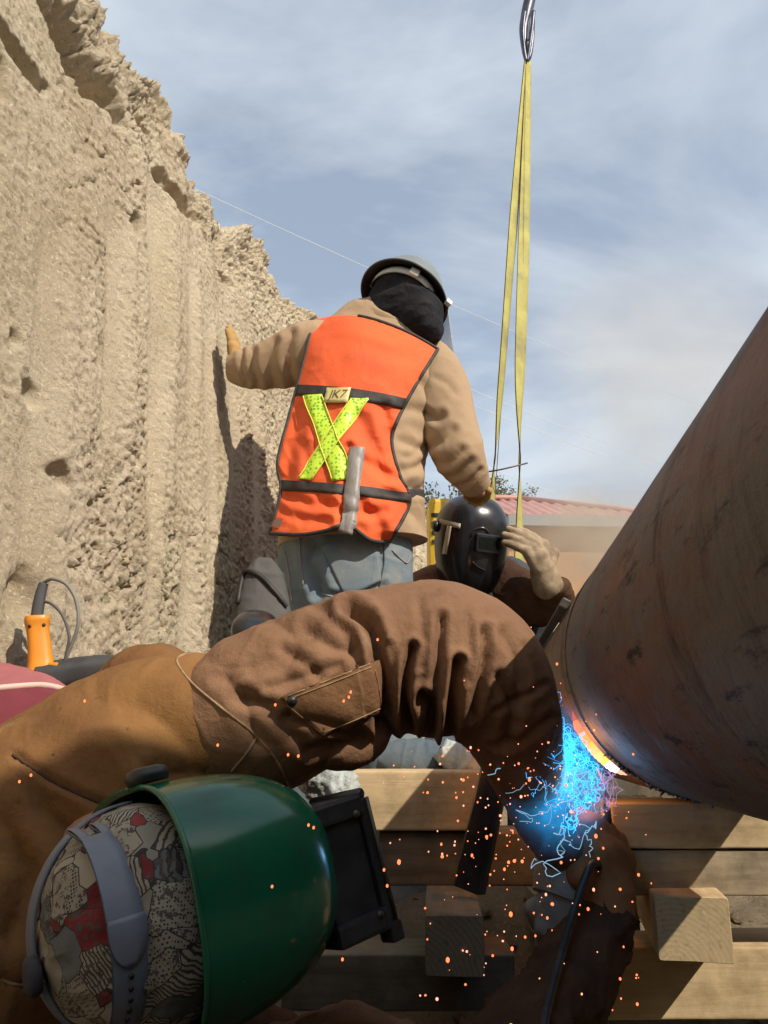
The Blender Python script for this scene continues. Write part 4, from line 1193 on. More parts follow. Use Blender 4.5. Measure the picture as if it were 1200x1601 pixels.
# hard hat: dome and full brim tipped forward, seen from below and behind
hn = nrm(np.array([0.34, 0.36, 0.87])); h1 = nrm(np.cross(hn, Y3)); h2 = np.cross(hn, h1); hc = P(632, 464, 2.15)
def revolve(prof, n=72, sq=(1, 1)):
    a = np.linspace(0, 2 * np.pi, n, endpoint=False)
    return np.array([hc + hn * z + r * (sq[0] * np.cos(a)[:, None] * h1 + sq[1] * np.sin(a)[:, None] * h2) for r, z in prof])
hat = thing_hat = None
prof = [(0.138, -0.010), (0.132, -0.002), (0.113, 0.006), (0.110, 0.03), (0.102, 0.062), (0.085, 0.092), (0.058, 0.112), (0.028, 0.121), (0.002, 0.123)]
g_o = revolve(prof); g_i = revolve([(r * 0.975, z - 0.004) for r, z in prof])
g_o = np.concatenate([g_o, g_o[:, :1]], 1); g_i = np.concatenate([g_i, g_i[:, :1]], 1)
hat = sheet('hard_hat', g_o, g_o + (g_i - g_o) * 0.45, M_GREYHAT, w2)
sheet('hat_lining', g_o + (g_i - g_o) * 0.55, g_i, M_HATIN, hat)
aa = np.linspace(math.radians(190), math.radians(350), 40)
bp_ = np.array([hc - hn * 0.016 + 0.104 * (math.cos(q_) * h1 + math.sin(q_) * h2) for q_ in aa])
if np.dot(bp_[20] - hc, Y3) > 0:
    bp_ = np.array([hc - hn * 0.016 + 0.104 * (math.cos(q_) * h1 - math.sin(q_) * h2) for q_ in aa])
ribbon('headband', bp_, 0.0135, hn, M_WHITEBAND, hat, 0.003)
kb = bp_[17]; kn_ = nrm(kb - hc + hn * 0.012)
box('ratchet', kb + kn_ * 0.006, (0.014, 0.013, 0.006), M_WHITEBAND, hat, nrm(np.cross(hn, kn_)), hn, kn_, 0.003)
# clear visor hanging from the front of the hat
M_VISOR = bpy.data.materials.new('clear_visor'); M_VISOR.use_nodes = True
vb = M_VISOR.node_tree.nodes['Principled BSDF']; vb.inputs['Base Color'].default_value = (0.62, 0.66, 0.66, 1); vb.inputs['Roughness'].default_value = 0.12; vb.inputs['Alpha'].default_value = 0.42
fd = nrm(np.array([0.86, 0.50, -0.2])); fd = nrm(fd - hn * np.dot(fd, hn)); fs = np.cross(hn, fd)
vis = []
vd_ = nrm(np.array([0.10, 0.02, -1.0]))
for z in np.linspace(0.012, 0.19, 10):
    a = np.linspace(-0.62, 1.2, 40)
    vis.append(hc + vd_ * z + 0.136 * (np.cos(a)[:, None] * fd + np.sin(a)[:, None] * fs))
vis = np.array(vis); ax_ = (vis - hc); ax_ = nrm(ax_ - (ax_ @ hn)[..., None] * hn)
visor = sheet('face_shield', vis, vis - ax_ * 0.002, M_VISOR, w2)
tube('visor_bracket', np.array([hc - hn * 0.012 + 0.136 * (math.cos(q_) * fd + math.sin(q_) * fs) for q_ in np.linspace(-0.8, 1.3, 30)]), 0.006, M_BLACKPLASTIC, visor, 8)
box('visor_knob', hc - hn * 0.012 + 0.142 * (math.cos(-0.75) * fd + math.sin(-0.75) * fs), (0.010, 0.008, 0.008), M_WHITEBAND, visor, fd, fs, hn, 0.003)

# jeans, legs, boots
jf = [([(490, 850), (482, 880), (498, 925)], 9, 0.020), ([(455, 860), (462, 900), (470, 945)], 7, 0.006), ([(520, 930), (560, 935), (600, 915)], 5, 0.008), ([(590, 850), (598, 890), (590, 925)], 3, 0.004)]
jeans = Loft([(548, 800, 2.09, 96, .105), (542, 850, 2.09, 103, .118), (540, 900, 2.10, 106, .128), (540, 950, 2.12, 108, .130), (540, 1010, 2.14, 104, .115), (540, 1060, 2.14, 95, .09)], 110, 120, creases(jf, wrinkle(0.005, (8, 8, 10), (9, 9, 12), 131)))
jo = jeans.obj('jeans', M_JEANS, w2)
jb = jeans.bvh()
patch('back_pocket', jb, [(500, 852), (588, 846), (596, 908), (540, 936)], 20, 16, 0.003, M_JEANS, jo, 0.003)
for k, pl in enumerate(([(598, 842), (600, 880), (590, 925)], [(582, 850), (584, 880), (578, 922)], [(468, 840), (470, 880), (474, 915)], [(500, 928), (545, 936), (590, 918)], [(445, 862), (452, 900), (456, 940)], [(612, 860), (634, 880), (640, 868)])):
    seam('stitching', jb, pl, 0.0022, M_GREYTAPE if k > 1 else M_DENIMD, jo, 24, 0.001)
for sx in (-1, 1):
    hx = P(540, 1010, 2.13)[0] + sx * 0.095
    Loft(None, 60, 60, wrinkle(0.008, (8, 8, 10), (8, 8, 14), 140 + sx), lat=[X3] * 4, world=[[hx, 2.13, 0.80, .105, .115], [hx + sx * .015, 2.09, 0.52, .088, .095], [hx + sx * .03, 2.13, 0.28, .075, .085], [hx + sx * .04, 2.16, 0.10, .07, .085]]).obj('trouser_leg', M_JEANS, w2)
    bx_ = hx + sx * 0.045
    caps_obj('boot', [(np.array([bx_, 2.17, 0.14]), np.array([bx_, 2.17, 0.06]), 0.055, 0.052), (np.array([bx_, 2.18, 0.055]), np.array([bx_ + sx * 0.02, 2.36, 0.05]), 0.05, 0.045)], 0.008, 0.03, M_BOOT, w2)

# the vest: back panel with bound edges, tape cross, straps; front panel below it
def coons(top, bot, lef, rig, nu, nv):
    T, B, L_, R_ = [spline(q_, n_) for q_, n_ in ((top, nv), (bot, nv), (lef, nu), (rig, nu))]
    s = np.linspace(0, 1, nu)[:, None, None]; t = np.linspace(0, 1, nv)[None, :, None]
    return (1 - s) * T[None] + s * B[None] + (1 - t) * L_[:, None] + t * R_[:, None] - ((1 - s) * (1 - t) * T[0] + (1 - s) * t * T[-1] + s * (1 - t) * B[0] + s * t * B[-1])
vt = [(490, 499), (530, 493), (566, 495), (610, 508), (652, 527), (684, 546)]
vbm = [(421, 834), (470, 836), (508, 830), (534, 821), (552, 826), (580, 845), (609, 847)]
vl = [(490, 499), (472, 575), (452, 650), (434, 722), (439, 768), (421, 834)]
vr = [(684, 546), (648, 605), (622, 655), (612, 692), (624, 742), (640, 785), (609, 847)]
NU, NVV = 150, 110
pxg = coons(vt, vbm, vl, vr, NU, NVV)
tt = np.linspace(0, 1, NU)[:, None]; jj = np.linspace(-1, 1, NVV)[None, :]
Yg = 2.085 - 0.155 * np.cos(1.12 * jj) + 0.085 * (1 - tt) ** 1.3 + 0.10 * np.maximum(0, 1 - tt / 0.10) ** 2 - 0.018 * np.maximum(0, tt - 0.75) / 0.25
vf = [([(470, 640), (458, 700), (450, 745)], 9, 0.010), ([(600, 640), (612, 690), (630, 745)], 9, 0.010), ([(560, 655), (585, 700), (600, 740)], 10, 0.007), ([(500, 780), (540, 800), (600, 800)], 7, 0.007), ([(450, 775), (490, 790), (520, 788)], 6, 0.006), ([(570, 720), (600, 740), (630, 752)], 7, 0.007), ([(545, 700), (540, 760), (536, 815)], 7, 0.010),
      ([(470, 690), (480, 720), (478, 748)], 7, 0.005), ([(560, 785), (590, 815), (598, 840)], 8, 0.008), ([(440, 800), (470, 812), (510, 815)], 6, .005), ([(500, 520), (560, 530), (640, 560)], 14, .004)]
dv = np.zeros((NU, NVV))
for pl, w_, dep in vf:
    r = poly_dist(pxg, spline(pl, 12))
    dv += dep * np.exp(-(r / w_) ** 2) - 0.5 * dep * np.exp(-((r - 2 * w_) / w_) ** 2)
lo_ = sstep(0.2, 0.4, tt)
dv += (0.3 + 0.7 * lo_) * 0.010 * fbm(np.stack([pxg[..., 0] / 60, pxg[..., 1] / 90, pxg[..., 0] * 0], -1), 3, 151) + - (0.25 + 0.75 * lo_) * 0.0045 * (1 - np.abs(vnoise(np.stack([(pxg[..., 0] - pxg[..., 1] * 0.6) / 30 + 0.8 * vnoise(np.stack([pxg[..., 0] / 50, pxg[..., 1] / 50, pxg[..., 0] * 0], -1), 155), pxg[..., 1] / 80, pxg[..., 0] * 0], -1), 154))) ** 4 + lo_ * 0.006 * np.abs(vnoise(np.stack([(pxg[..., 0] + pxg[..., 1] * 0.5) / 38, pxg[..., 1] / 70, pxg[..., 0] * 0], -1), 152))
vg = np.zeros((NU, NVV, 3))
sbv = shirt.bvh()
for i in range(NU):
    for j in range(NVV):
        h_ = cast(sbv, pxg[i, j, 0], pxg[i, j, 1])[0]
        if h_ is not None: Yg[i, j] = min(Yg[i, j], h_.y - 0.012)
for _ in range(30):
    Yg[1:-1, 1:-1] = np.minimum(Yg[1:-1, 1:-1], (Yg[:-2, 1:-1] + Yg[2:, 1:-1] + Yg[1:-1, :-2] + Yg[1:-1, 2:]) / 4)
for i in range(NU):
    for j in range(NVV):
        vg[i, j] = P(pxg[i, j, 0], pxg[i, j, 1], Yg[i, j] + dv[i, j] - 0.006)
vest = sheet('vest', vg, vg + np.array([0, 0.003, 0]), M_VEST, w2)
vv_, vf_ = sheet_geo(vg, vg + np.array([0, 0.003, 0])); vbvh = BVHTree.FromPolygons([tuple(q_) for q_ in vv_], vf_)
for edge_ in (vg[:, 0], vg[:, -1], vg[-1, :], vg[0, 40:]):
    tube('binding', edge_ + np.array([0, -0.0005, 0]), 0.0052, M_BLACKTAPE, vest, 8)
# front panel (away from the camera)
fg = vg.copy(); cxv = 2.10
fg[..., 1] = 2.24 + 0.13 * np.cos(1.12 * jj) + 0.05 * (1 - tt)
sheet('vest_front', fg[::5, ::5], fg[::5, ::5] + np.array([0, 0.003, 0]), M_VEST, vest)
for e_ in (0, -1):
    sh = np.stack([vg[0, :: 6] * (1 - t) + fg[0, ::6] * t + Z3 * 0.03 * math.sin(math.pi * t) for t in np.linspace(0, 1, 8)])
    seg = sh[:, :6] if e_ == 0 else sh[:, -6:]
    sheet('shoulder_strap', seg, seg - Z3 * 0.003, M_VEST, vest)
patch('upper_band', vbvh, [(466, 602), (636, 624), (628, 640), (461, 619)], 40, 4, 0.003, M_BLACKTAPE, vest, 0.002, lambda p, s, t: p + np.array([0, -5 * math.sin(math.pi * s) ]))
patch('lower_band', vbvh, [(439, 751), (642, 771), (640, 786), (437, 767)], 40, 4, 0.003, M_BLACKTAPE, vest, 0.002, lambda p, s, t: p + np.array([0, -3 * math.sin(math.pi * s)]))
patch('tape', vbvh, [(476, 619), (503, 617), (551, 748), (520, 753)], 5, 40, 0.0042, M_LIME, vest, 0.002)
patch('tape', vbvh, [(548, 624), (576, 624), (488, 752), (467, 750)], 5, 40, 0.0062, M_LIME, vest, 0.002)
for pl in ([(476, 621), (520, 751)], [(503, 619), (551, 746)], [(548, 626), (467, 748)], [(576, 626), (488, 750)]):
    seam('tape_edge', vbvh, [pl[0], tuple(np.mean(pl, 0)), pl[1]], 0.0018, M_LIMEEDGE, vest, 24, 0.0065)
M_TAG = mat('cream_tag', (0.72, 0.66, 0.25), 0.6, col2=(0.66, 0.56, 0.28), vscale=40)
patch('maker_tag', vbvh, [(512, 608), (549, 608), (544, 632), (506, 631)], 8, 5, 0.0085, M_TAG, vest, 0.002)
patch('hanging_tape', vbvh, [(546, 700), (568, 703), (551, 838), (529, 832)], 5, 30, 0.010, M_GREYTAPE, vest, 0.0015)
hk = cast(vbvh, 437, 819)[0]
if hk is not None:
    a = np.linspace(0, 2 * np.pi, 20, endpoint=False)
    d0 = np.array(hk) + np.stack([0.016 * np.cos(a), a * 0 - 0.004, 0.014 * np.sin(a)], 1)
    mesh_obj('grommet', np.concatenate([d0, d0 + [0, 0.004, 0]]), [tuple(range(20))] + [(k, (k + 1) % 20, 20 + (k + 1) % 20, 20 + k) for k in range(20)], mat('dull_brown_patch', (0.16, 0.085, 0.05), 0.7), vest, False)
# side strap of the vest across the shirt
sbv = shirt.bvh()
sp2 = on_surface(sbv, [(634, 774), (650, 772), (668, 776)], 14, 0.005)
ribbon('side_strap', sp2, 0.011, Z3, M_BLACKTAPE, vest, 0.002)
# letters on the tag
def letters(txt, quad, bvh, off, m, parent, name='lettering'):
    cu = bpy.data.curves.new('t', 'FONT'); cu.body = txt; cu.size = 1.0; cu.align_x = 'LEFT'; cu.resolution_u = 3
    ob = bpy.data.objects.new('t', cu); COL.objects.link(ob)
    dg = bpy.context.evaluated_depsgraph_get(); me = bpy.data.meshes.new_from_object(ob.evaluated_get(dg))
    v = np.array([list(q_.co) for q_ in me.vertices]); f = [tuple(p_.vertices) for p_ in me.polygons]
    bpy.data.objects.remove(ob); bpy.data.curves.remove(cu); bpy.data.meshes.remove(me)
    v = (v - v.min(0)) / np.maximum(v.max(0) - v.min(0), 1e-6)
    a, b, c, d = [np.asarray(q_, float) for q_ in quad]
    out = []
    for x, y, _ in v:
        p_ = (a * (1 - x) + b * x) * y + (d * (1 - x) + c * x) * (1 - y)
        h = cast(bvh, *p_); n_ = h[1] if h[1].dot(Vector((0, 0, CAM_Z)) - h[0]) > 0 else -h[1]
        out.append(np.array(h[0]) + np.array(n_) * off)
    return mesh_obj(name, out, f, m, parent, False)
letters('JK7', [(519, 612), (545, 612), (538, 629), (512, 629)], vbvh, 0.0095, mat('brown_print', (0.16, 0.07, 0.03), 0.7), vest)

# ------------------------------------------------------------------ helper in the black welding helmet
w3 = thing('person', [P(745, 930, 2.75)[0], 2.75, 0.03], 'crouching helper in a black welding helmet behind the farther pipe', 'person')
O3 = P(735, 838, 2.55); F3 = nrm(np.array([0.30, -0.93, -0.18])); U3 = nrm(np.array([0.06, -0.1, 1.0])); U3 = nrm(U3 - F3 * np.dot(U3, F3)); S3 = np.cross(U3, F3)
sh3 = P(742, 935, 2.72)
el = P(868, 945, 2.55); wr = P(846, 896, 2.44)
caps_obj('body', [(O3 - F3 * 0.03, O3 - F3 * 0.05 + U3 * 0.02, 0.085, 0.085), (O3 - F3 * 0.06, sh3, 0.06, 0.07), (sh3, np.array([sh3[0], 2.95, 0.45]), 0.14, 0.14), (sh3 + [0.12, 0, -.02], el, 0.05, 0.04), (el, wr, 0.038, 0.026), (sh3 + [-0.15, 0, -.02], sh3 + [-0.2, -0.1, -0.28], 0.05, 0.04),
                  (np.array([sh3[0] + .1, 2.9, 0.4]), np.array([sh3[0] + .14, 2.6, 0.42]), 0.08, 0.06), (np.array([sh3[0] + .14, 2.6, 0.42]), np.array([sh3[0] + .14, 2.75, 0.07]), 0.055, 0.04), (np.array([sh3[0] - .1, 2.9, 0.4]), np.array([sh3[0] - .14, 2.6, 0.42]), 0.08, 0.06), (np.array([sh3[0] - .14, 2.6, 0.42]), np.array([sh3[0] - .14, 2.75, 0.07]), 0.055, 0.04)], 0.014, 0.03, M_SKIN, w3)
wr_n = wrinkle(0.010, (8, 8, 9), (9, 8, 11), 161)
Loft([(735, 880, 2.66, 60, .08), (738, 912, 2.70, 118, .12), (735, 960, 2.74, 128, .15), (735, 1040, 2.82, 120, .16), (735, 1130, 2.9, 110, .16)], 80, 90, wr_n).obj('jacket', M_NAVY, w3)
Loft([(775, 915, 2.66, 46, .07), (815, 935, 2.60, 44, .06), (850, 944, 2.54, 36, .052), (866, 936, 2.50, 32, .048), (862, 916, 2.46, 28, .044)], 60, 60, wrinkle(0.008, (12, 12, 12), (14, 10, 10), 163)).obj('sleeve', M_LEATHERD, w3)
Loft([(690, 918, 2.68, 40, .07), (660, 940, 2.62, 42, .06), (640, 990, 2.58, 40, .05)], 50, 50, wrinkle(0.008, (12, 12, 12), (14, 10, 10), 165)).obj('sleeve', M_LEATHER, w3)
caps_obj('glove', hand_caps(P(852, 894, 2.43), np.array([-0.32, 0.0, 0.95]), np.array([0.25, -0.95, 0.1]), side=1, curl=(0.14, 0.13, 0.13, 0.16), thumb=0.9, sc=1.0, fat=1.3, fa=0.08, bias=-0.85, spread=0.13) + [(P(850, 905, 2.45), P(843, 872, 2.43), 0.040, 0.032), (P(856, 915, 2.46), P(850, 895, 2.45), 0.048, 0.042)], 0.0035, 0.005, M_GLOVET, w3)
for sx in (-1, 1):
    Loft(None, 40, 40, wrinkle(0.008, (8, 8, 10), (8, 8, 14), 170 + sx), lat=[X3] * 4, world=[[sh3[0] + sx * .1, 2.92, 0.42, .09, .10], [sh3[0] + sx * .13, 2.68, 0.46, .08, .085], [sh3[0] + sx * .14, 2.62, 0.36, .07, .08], [sh3[0] + sx * .14, 2.74, 0.08, .06, .07]]).obj('trouser_leg', M_DENIMD, w3)
# helmet
v, f, rim_ = shell_geo(O3, F3, U3, S3, 0.125, 0.118, 0.135, 0.215, math.radians(100), 2.35, edge=lambda ps: 1 - 0.10 * np.maximum(0, -np.sin(ps)))
helm3 = mesh_obj('welding_helmet', v, f, M_BLACKSHELL, w3)
hb3 = BVHTree.FromPolygons([tuple(q_) for q_ in v], f)
M_GOLD = mat('pale_gold_decal', (0.60, 0.56, 0.42), 0.6)
patch('decal', hb3, [(688, 811), (720, 819), (719, 827), (687, 818)], 12, 3, 0.0015, M_GOLD, helm3, 0.001)
patch('decal', hb3, [(699, 822), (706, 823), (698, 867), (691, 866)], 3, 16, 0.0015, M_GOLD, helm3, 0.001)
wc3 = cast(hb3, 762, 850)[0]; wc3 = np.array(wc3)
n3 = nrm(F3 + 0.12 * S3 * np.sign(S3[0]))
wf = box('lens_frame', wc3 + n3 * 0.002 - U3 * 0.0, (0.046, 0.030, 0.008), M_BLACKSHELL, helm3, nrm(np.cross(U3, n3)), U3, n3, 0.006)
box('lens', wc3 + n3 * 0.0085, (0.037, 0.020, 0.003), mat('dark_lens', (0.005, 0.008, 0.008), 0.08), wf, nrm(np.cross(U3, n3)), U3, n3, 0.002)
for sx in (-1, 1):
    kc = O3 + S3 * sx * 0.114 - F3 * 0.005 + U3 * 0.02
    tube('pivot_knob', np.array([kc, kc + S3 * sx * 0.014, kc + S3 * sx * 0.018]), [0.019, 0.018, 0.012], M_BLACKPLASTIC, helm3, 18)
# curved vent and chin details seen as ridges in the shell
tube('shell_ridge', on_surface(hb3, [(736, 838), (742, 828), (756, 826), (764, 834)], 14, 0.001), 0.004, M_BLACKSHELL, helm3, 8)
tube('shell_ridge', on_surface(hb3, [(738, 878), (746, 886), (758, 892)], 12, 0.001), 0.004, M_BLACKSHELL, helm3, 8)
# ------------------------------------------------------------------ the welder in front: leather jacket, green helmet
w1 = thing('person', [P(-60, 1500, 1.0)[0], 1.02, 0.03], 'welder in brown suede jacket and green helmet, leaning in under the pipe', 'person')
O1 = P(246, 1424, 0.835)
S1 = nrm(np.array([-0.24, 0.02, 1.0])); F1 = np.array([0.80, 0.58, 0.0]); F1 = nrm(F1 - S1 * np.dot(F1, S1)); U1 = np.cross(F1, S1)
if U1[1] > 0: U1 = -U1
hw_ = lambda a, b, c: O1 + F1 * a + S1 * b + U1 * c
sh_l = P(330, 1130, 1.08); elb = P(690, 1030, 1.10); wri = P(868, 1225, 1.36)
tor = [P(180, 1260, 1.12), P(-60, 1480, 1.05), P(-330, 1700, 0.95)]
caps_obj('body', [(hw_(-.01, 0, 0), hw_(0.03, 0, -0.03), 0.10, 0.09), (hw_(-0.02, 0, -0.05), tor[0], 0.07, 0.11), (tor[0], tor[1], 0.15, 0.17), (tor[1], tor[2], 0.17, 0.16), (tor[0], sh_l, 0.12, 0.10), (sh_l, elb, 0.085, 0.07), (elb, wri, 0.065, 0.035),
                  (P(280, 1630, 1.14), P(580, 1745, 1.12), 0.06, 0.045), (P(580, 1745, 1.12), P(850, 1610, 1.24), 0.045, 0.035), (P(850, 1610, 1.24), P(950, 1430, 1.375), 0.035, 0.03), (tor[0], P(280, 1630, 1.14), 0.10, 0.06)], 0.016, 0.04, M_SKIN, w1)
# torso of the jacket
tf = [([(22, 1182), (90, 1225), (172, 1262)], 6, 0.006), ([(60, 1260), (120, 1330), (110, 1430)], 22, 0.014), ([(10, 1290), (40, 1380), (20, 1460)], 20, 0.012), ([(150, 1090), (230, 1110), (300, 1180)], 24, 0.008), ([(250, 1210), (330, 1215), (400, 1190)], 16, 0.010), ([(0, 1530), (40, 1540), (80, 1532)], 5, 0.005)]
torso = Loft([(440, 1195, 1.12, 45, .05), (395, 1170, 1.10, 95, .085), (335, 1152, 1.09, 127, .105), (262, 1182, 1.10, 166, .135), (150, 1275, 1.10, 200, .155), (20, 1405, 1.07, 238, .165), (-140, 1550, 1.0, 255, .165), (-330, 1720, 0.92, 240, .16)], 200, 180,
             creases(tf, wrinkle(0.006, (6, 6, 7), (7, 7, 8), 201)))
jk = torso.obj('jacket', M_LEATHER2, w1)
tb = torso.bvh()
seam('seam', tb, [(20, 1180), (60, 1208), (110, 1236), (175, 1264)], 0.0018, M_DARKSTITCH, jk, 40, 0.001)
seam('seam', tb, [(0, 1532), (30, 1540), (80, 1531)], 0.0018, M_STITCH, jk, 20, 0.001)
# back shoulder flap standing up behind
Loft([(150, 1085, 1.17, 20, .03), (200, 1060, 1.17, 42, .05), (250, 1045, 1.17, 38, .05), (290, 1050, 1.16, 22, .03)], 50, 48, wrinkle(0.006, (9, 9, 9), (12, 9, 9), 207)).obj('collar', M_LEATHER2, w1)
# near sleeve: upper arm, elbow with deep gathers, forearm reaching to the weld
gf = [([(545, 952), (578, 975), (592, 1030), (600, 1085), (598, 1150)], 9, 0.026), ([(645, 1012), (634, 1060), (632, 1110), (644, 1150)], 6, 0.022), ([(690, 965), (686, 1030), (680, 1090), (674, 1160)], 6, 0.014), ([(716, 1035), (708, 1090), (698, 1160)], 7, 0.024), ([(758, 985), (757, 1040), (738, 1120)], 6, 0.013),
      ([(662, 1090), (674, 1120), (664, 1160)], 8, 0.022), ([(420, 962), (460, 1000), (440, 1050)], 14, 0.006), ([(380, 1090), (420, 1110), (470, 1160)], 10, 0.008), ([(480, 985), (520, 1010), (548, 1018)], 10, 0.008), ([(455, 1120), (510, 1130), (560, 1150)], 9, 0.012),
      ([(790, 990), (812, 1040), (810, 1100)], 9, 0.008), ([(352, 1062), (380, 1100), (400, 1160)], 12, 0.007), ([(480, 1175), (520, 1165), (570, 1178)], 8, 0.010), ([(610, 1010), (616, 1060), (612, 1120)], 5, 0.007), ([(655, 940), (660, 1000), (656, 1040)], 6, 0.004), ([(730, 960), (734, 1010), (728, 1060)], 6, 0.005),
      ([(330, 1040), (400, 1040), (480, 1000)], 14, 0.005), ([(500, 950), (540, 990), (560, 1040)], 8, 0.006), ([(780, 1060), (800, 1110), (790, 1160)], 8, 0.010), ([(775, 1110), (815, 1092), (850, 1070)], 5, 0.004), ([(770, 1165), (810, 1158), (862, 1120)], 6, 0.007), ([(820, 1010), (838, 1050), (842, 1080)], 5, 0.004), ([(420, 1075), (470, 1060), (530, 1040)], 7, 0.005), ([(440, 1010), (480, 1040), (500, 1060)], 7, 0.006)]
sleeve = Loft([(285, 1120, 1.105, 70, .07), (325, 1130, 1.09, 100, .09), (385, 1120, 1.08, 125, .105), (478, 1078, 1.075, 122, .105), (585, 1035, 1.08, 112, .10), (680, 1030, 1.09, 122, .105), (748, 1056, 1.105, 110, .10), (790, 1114, 1.13, 84, .08), (812, 1170, 1.18, 66, .066), (830, 1225, 1.25, 54, .052), (852, 1288, 1.33, 42, .042), (882, 1335, 1.39, 34, .034)], 300, 220,
              creases(gf, wrinkle(0.0042, (5, 5, 5), (8, 8, 8), 211)))
sl = sleeve.obj('sleeve', M_LEATHER, w1)
sb_ = sleeve.bvh()
class Two:
    """first hit on either of two surfaces"""
    def __init__(s, *b): s.b = b
    def ray_cast(s, o, d):
        best = (None, None, None, 1e9)
        for q_ in s.b:
            h = q_.ray_cast(o, d)
            if h[0] is not None and h[3] < best[3]: best = h
        return best
both = Two(tb, sb_)
seam('seam', both, [(290, 1022), (276, 1034), (300, 1068), (350, 1110), (400, 1150), (432, 1190), (452, 1232)], 0.0017, M_STITCH, sl, 60, 0.0)
seam('seam', both, [(402, 1152), (385, 1178), (362, 1206)], 0.0018, M_STITCH, sl, 24, 0.0)
pkb = []
pk = patch('pocket_flap', sb_, [(438, 1090), (582, 1034), (600, 1106), (500, 1150)], 40, 24, 0.009, M_LEATHER3, sl, 0.008, None, 14, pkb)
for pl in ([(446, 1095), (512, 1070), (580, 1043)], [(450, 1088), (512, 1064), (578, 1038)], [(586, 1048), (592, 1076), (596, 1104)], [(594, 1108), (550, 1128), (504, 1146)], [(444, 1098), (470, 1120), (500, 1144)]):
    seam('stitching', pkb[0], pl, 0.0009, M_STITCH, pk, 40, 0.0002)
kq = cast(pkb[0], 456, 1096)
tube('snap', np.array([np.array(kq[0]) + np.array(kq[1]) * o for o in (-0.001, 0.003, 0.0045)]), [0.0062, 0.0058, 0.003], M_BLACKPLASTIC, pk, 14)
# loose fold of leather hanging under the arm
Loft([(470, 1135, 1.06, 30, .03), (505, 1158, 1.05, 40, .03), (545, 1168, 1.05, 36, .03), (582, 1150, 1.06, 28, .025), (600, 1110, 1.08, 18, .02)], 60, 50, wrinkle(0.008, (14, 14, 14), (16, 12, 12), 221)).obj('sleeve_fold', M_LEATHER, w1)
# grey glove of the near hand, pointing down, closed on the holder
wq = P(886, 1338, 1.40)
Loft([(889, 1330, 1.40, 43, .040), (886, 1352, 1.40, 46, .042), (880, 1380, 1.395, 46, .042), (874, 1405, 1.39, 42, .038)], 40, 60, wrinkle(0.004, (30, 30, 30), (30, 20, 20), 231)).obj('glove_cuff', M_GLOVEG, w1)
caps_obj('glove', hand_caps(P(878, 1392, 1.38), np.array([-0.16, -0.05, -1.0]), np.array([-0.35, -0.93, 0.1]), side=1, curl=(0.75, 0.8, 0.8, 0.8), thumb=0.7, sc=0.72, fat=1.35), 0.0035, 0.010, M_GLOVEG, w1)
tube('cuff_binding', np.array([wq + Z3 * 0.004 + 0.043 * np.array([math.cos(q_), 0.93 * math.sin(q_), 0.16 * math.cos(q_)]) for q_ in np.linspace(0, 2 * math.pi, 40)]), 0.003, M_NAVY, w1, 8)
# far arm coming up from below, brown glove
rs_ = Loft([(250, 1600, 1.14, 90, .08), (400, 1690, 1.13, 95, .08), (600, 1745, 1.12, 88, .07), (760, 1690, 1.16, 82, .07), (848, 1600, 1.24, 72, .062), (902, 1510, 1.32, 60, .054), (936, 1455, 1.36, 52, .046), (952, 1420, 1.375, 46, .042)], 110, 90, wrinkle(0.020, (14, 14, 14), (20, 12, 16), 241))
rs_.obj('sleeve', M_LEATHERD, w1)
caps_obj('glove', hand_caps(P(950, 1425, 1.38), np.array([0.14, 0.02, 1.0]), np.array([0.55, -0.80, 0.0]), side=-1, curl=(0.72, 0.75, 0.75, 0.72), thumb=0.75, sc=0.98, fat=1.38) + [(P(945, 1440, 1.375), P(955, 1400, 1.38), 0.046, 0.038)], 0.004, 0.012, M_GLOVEB, w1)
# lap of leather at the foot of the picture
Loft([(430, 1640, 1.0, 30, .05), (500, 1606, 1.02, 26, .05), (575, 1598, 1.03, 24, .05), (650, 1640, 1.05, 30, .05)], 60, 50, wrinkle(0.012, (14, 14, 14), (16, 12, 12), 251)).obj('jacket_hem', M_LEATHER, w1)

# green helmet
v, f, rim_ = shell_geo(O1, F1, U1, S1, 0.176, 0.114, 0.118, 0.19, math.radians(93), 2.6, nphi=80, npsi=160, thick=0.0035)
helm = mesh_obj('welding_helmet', v, f, M_GREEN, w1)
hb1 = BVHTree.FromPolygons([tuple(q_) for q_ in v], f)
rl = np.concatenate([rim_, rim_[:1]])
tube('shell_rim', rl, 0.0028, M_GREEN, helm, 8)
# lens box with flip lid on the face side
Sb = nrm(S1 - 0.03 * F1); Fb = nrm(F1 - Sb * np.dot(F1, Sb)); Ub = np.cross(Fb, Sb); Ub = Ub if np.dot(Ub, U1) > 0 else -Ub
bc_ = hw_(0.180, -0.014, 0.012)
lb = box('lens_housing', bc_, (0.028, 0.055, 0.047), M_BLACKPLASTIC, helm, Fb, Sb, Ub, 0.004)
box('housing_step', bc_ + Sb * 0.058, (0.032, 0.011, 0.055), M_BLACKPLASTIC, lb, Fb, Sb, Ub, 0.004)
box('housing_step', bc_ - Sb * 0.056, (0.032, 0.011, 0.055), M_BLACKPLASTIC, lb, Fb, Sb, Ub, 0.004)
lid = box('flip_lid', bc_ + Fb * 0.034 - Sb * 0.002, (0.0055, 0.066, 0.051), M_BLACKPLASTIC, lb, Fb, Sb, Ub, 0.003)
tube('lid_hinge', np.array([bc_ + Fb * 0.034 + Sb * 0.068 + Ub * t for t in (-0.048, 0, 0.050)]), 0.006, M_BLACKPLASTIC, lid, 12)
tube('lid_edge', np.array([bc_ + Fb * 0.040 + Sb * t + Ub * 0.0515 for t in (-0.063, 0, 0.063)]), 0.0022, M_DARKSTEEL, lid, 8)
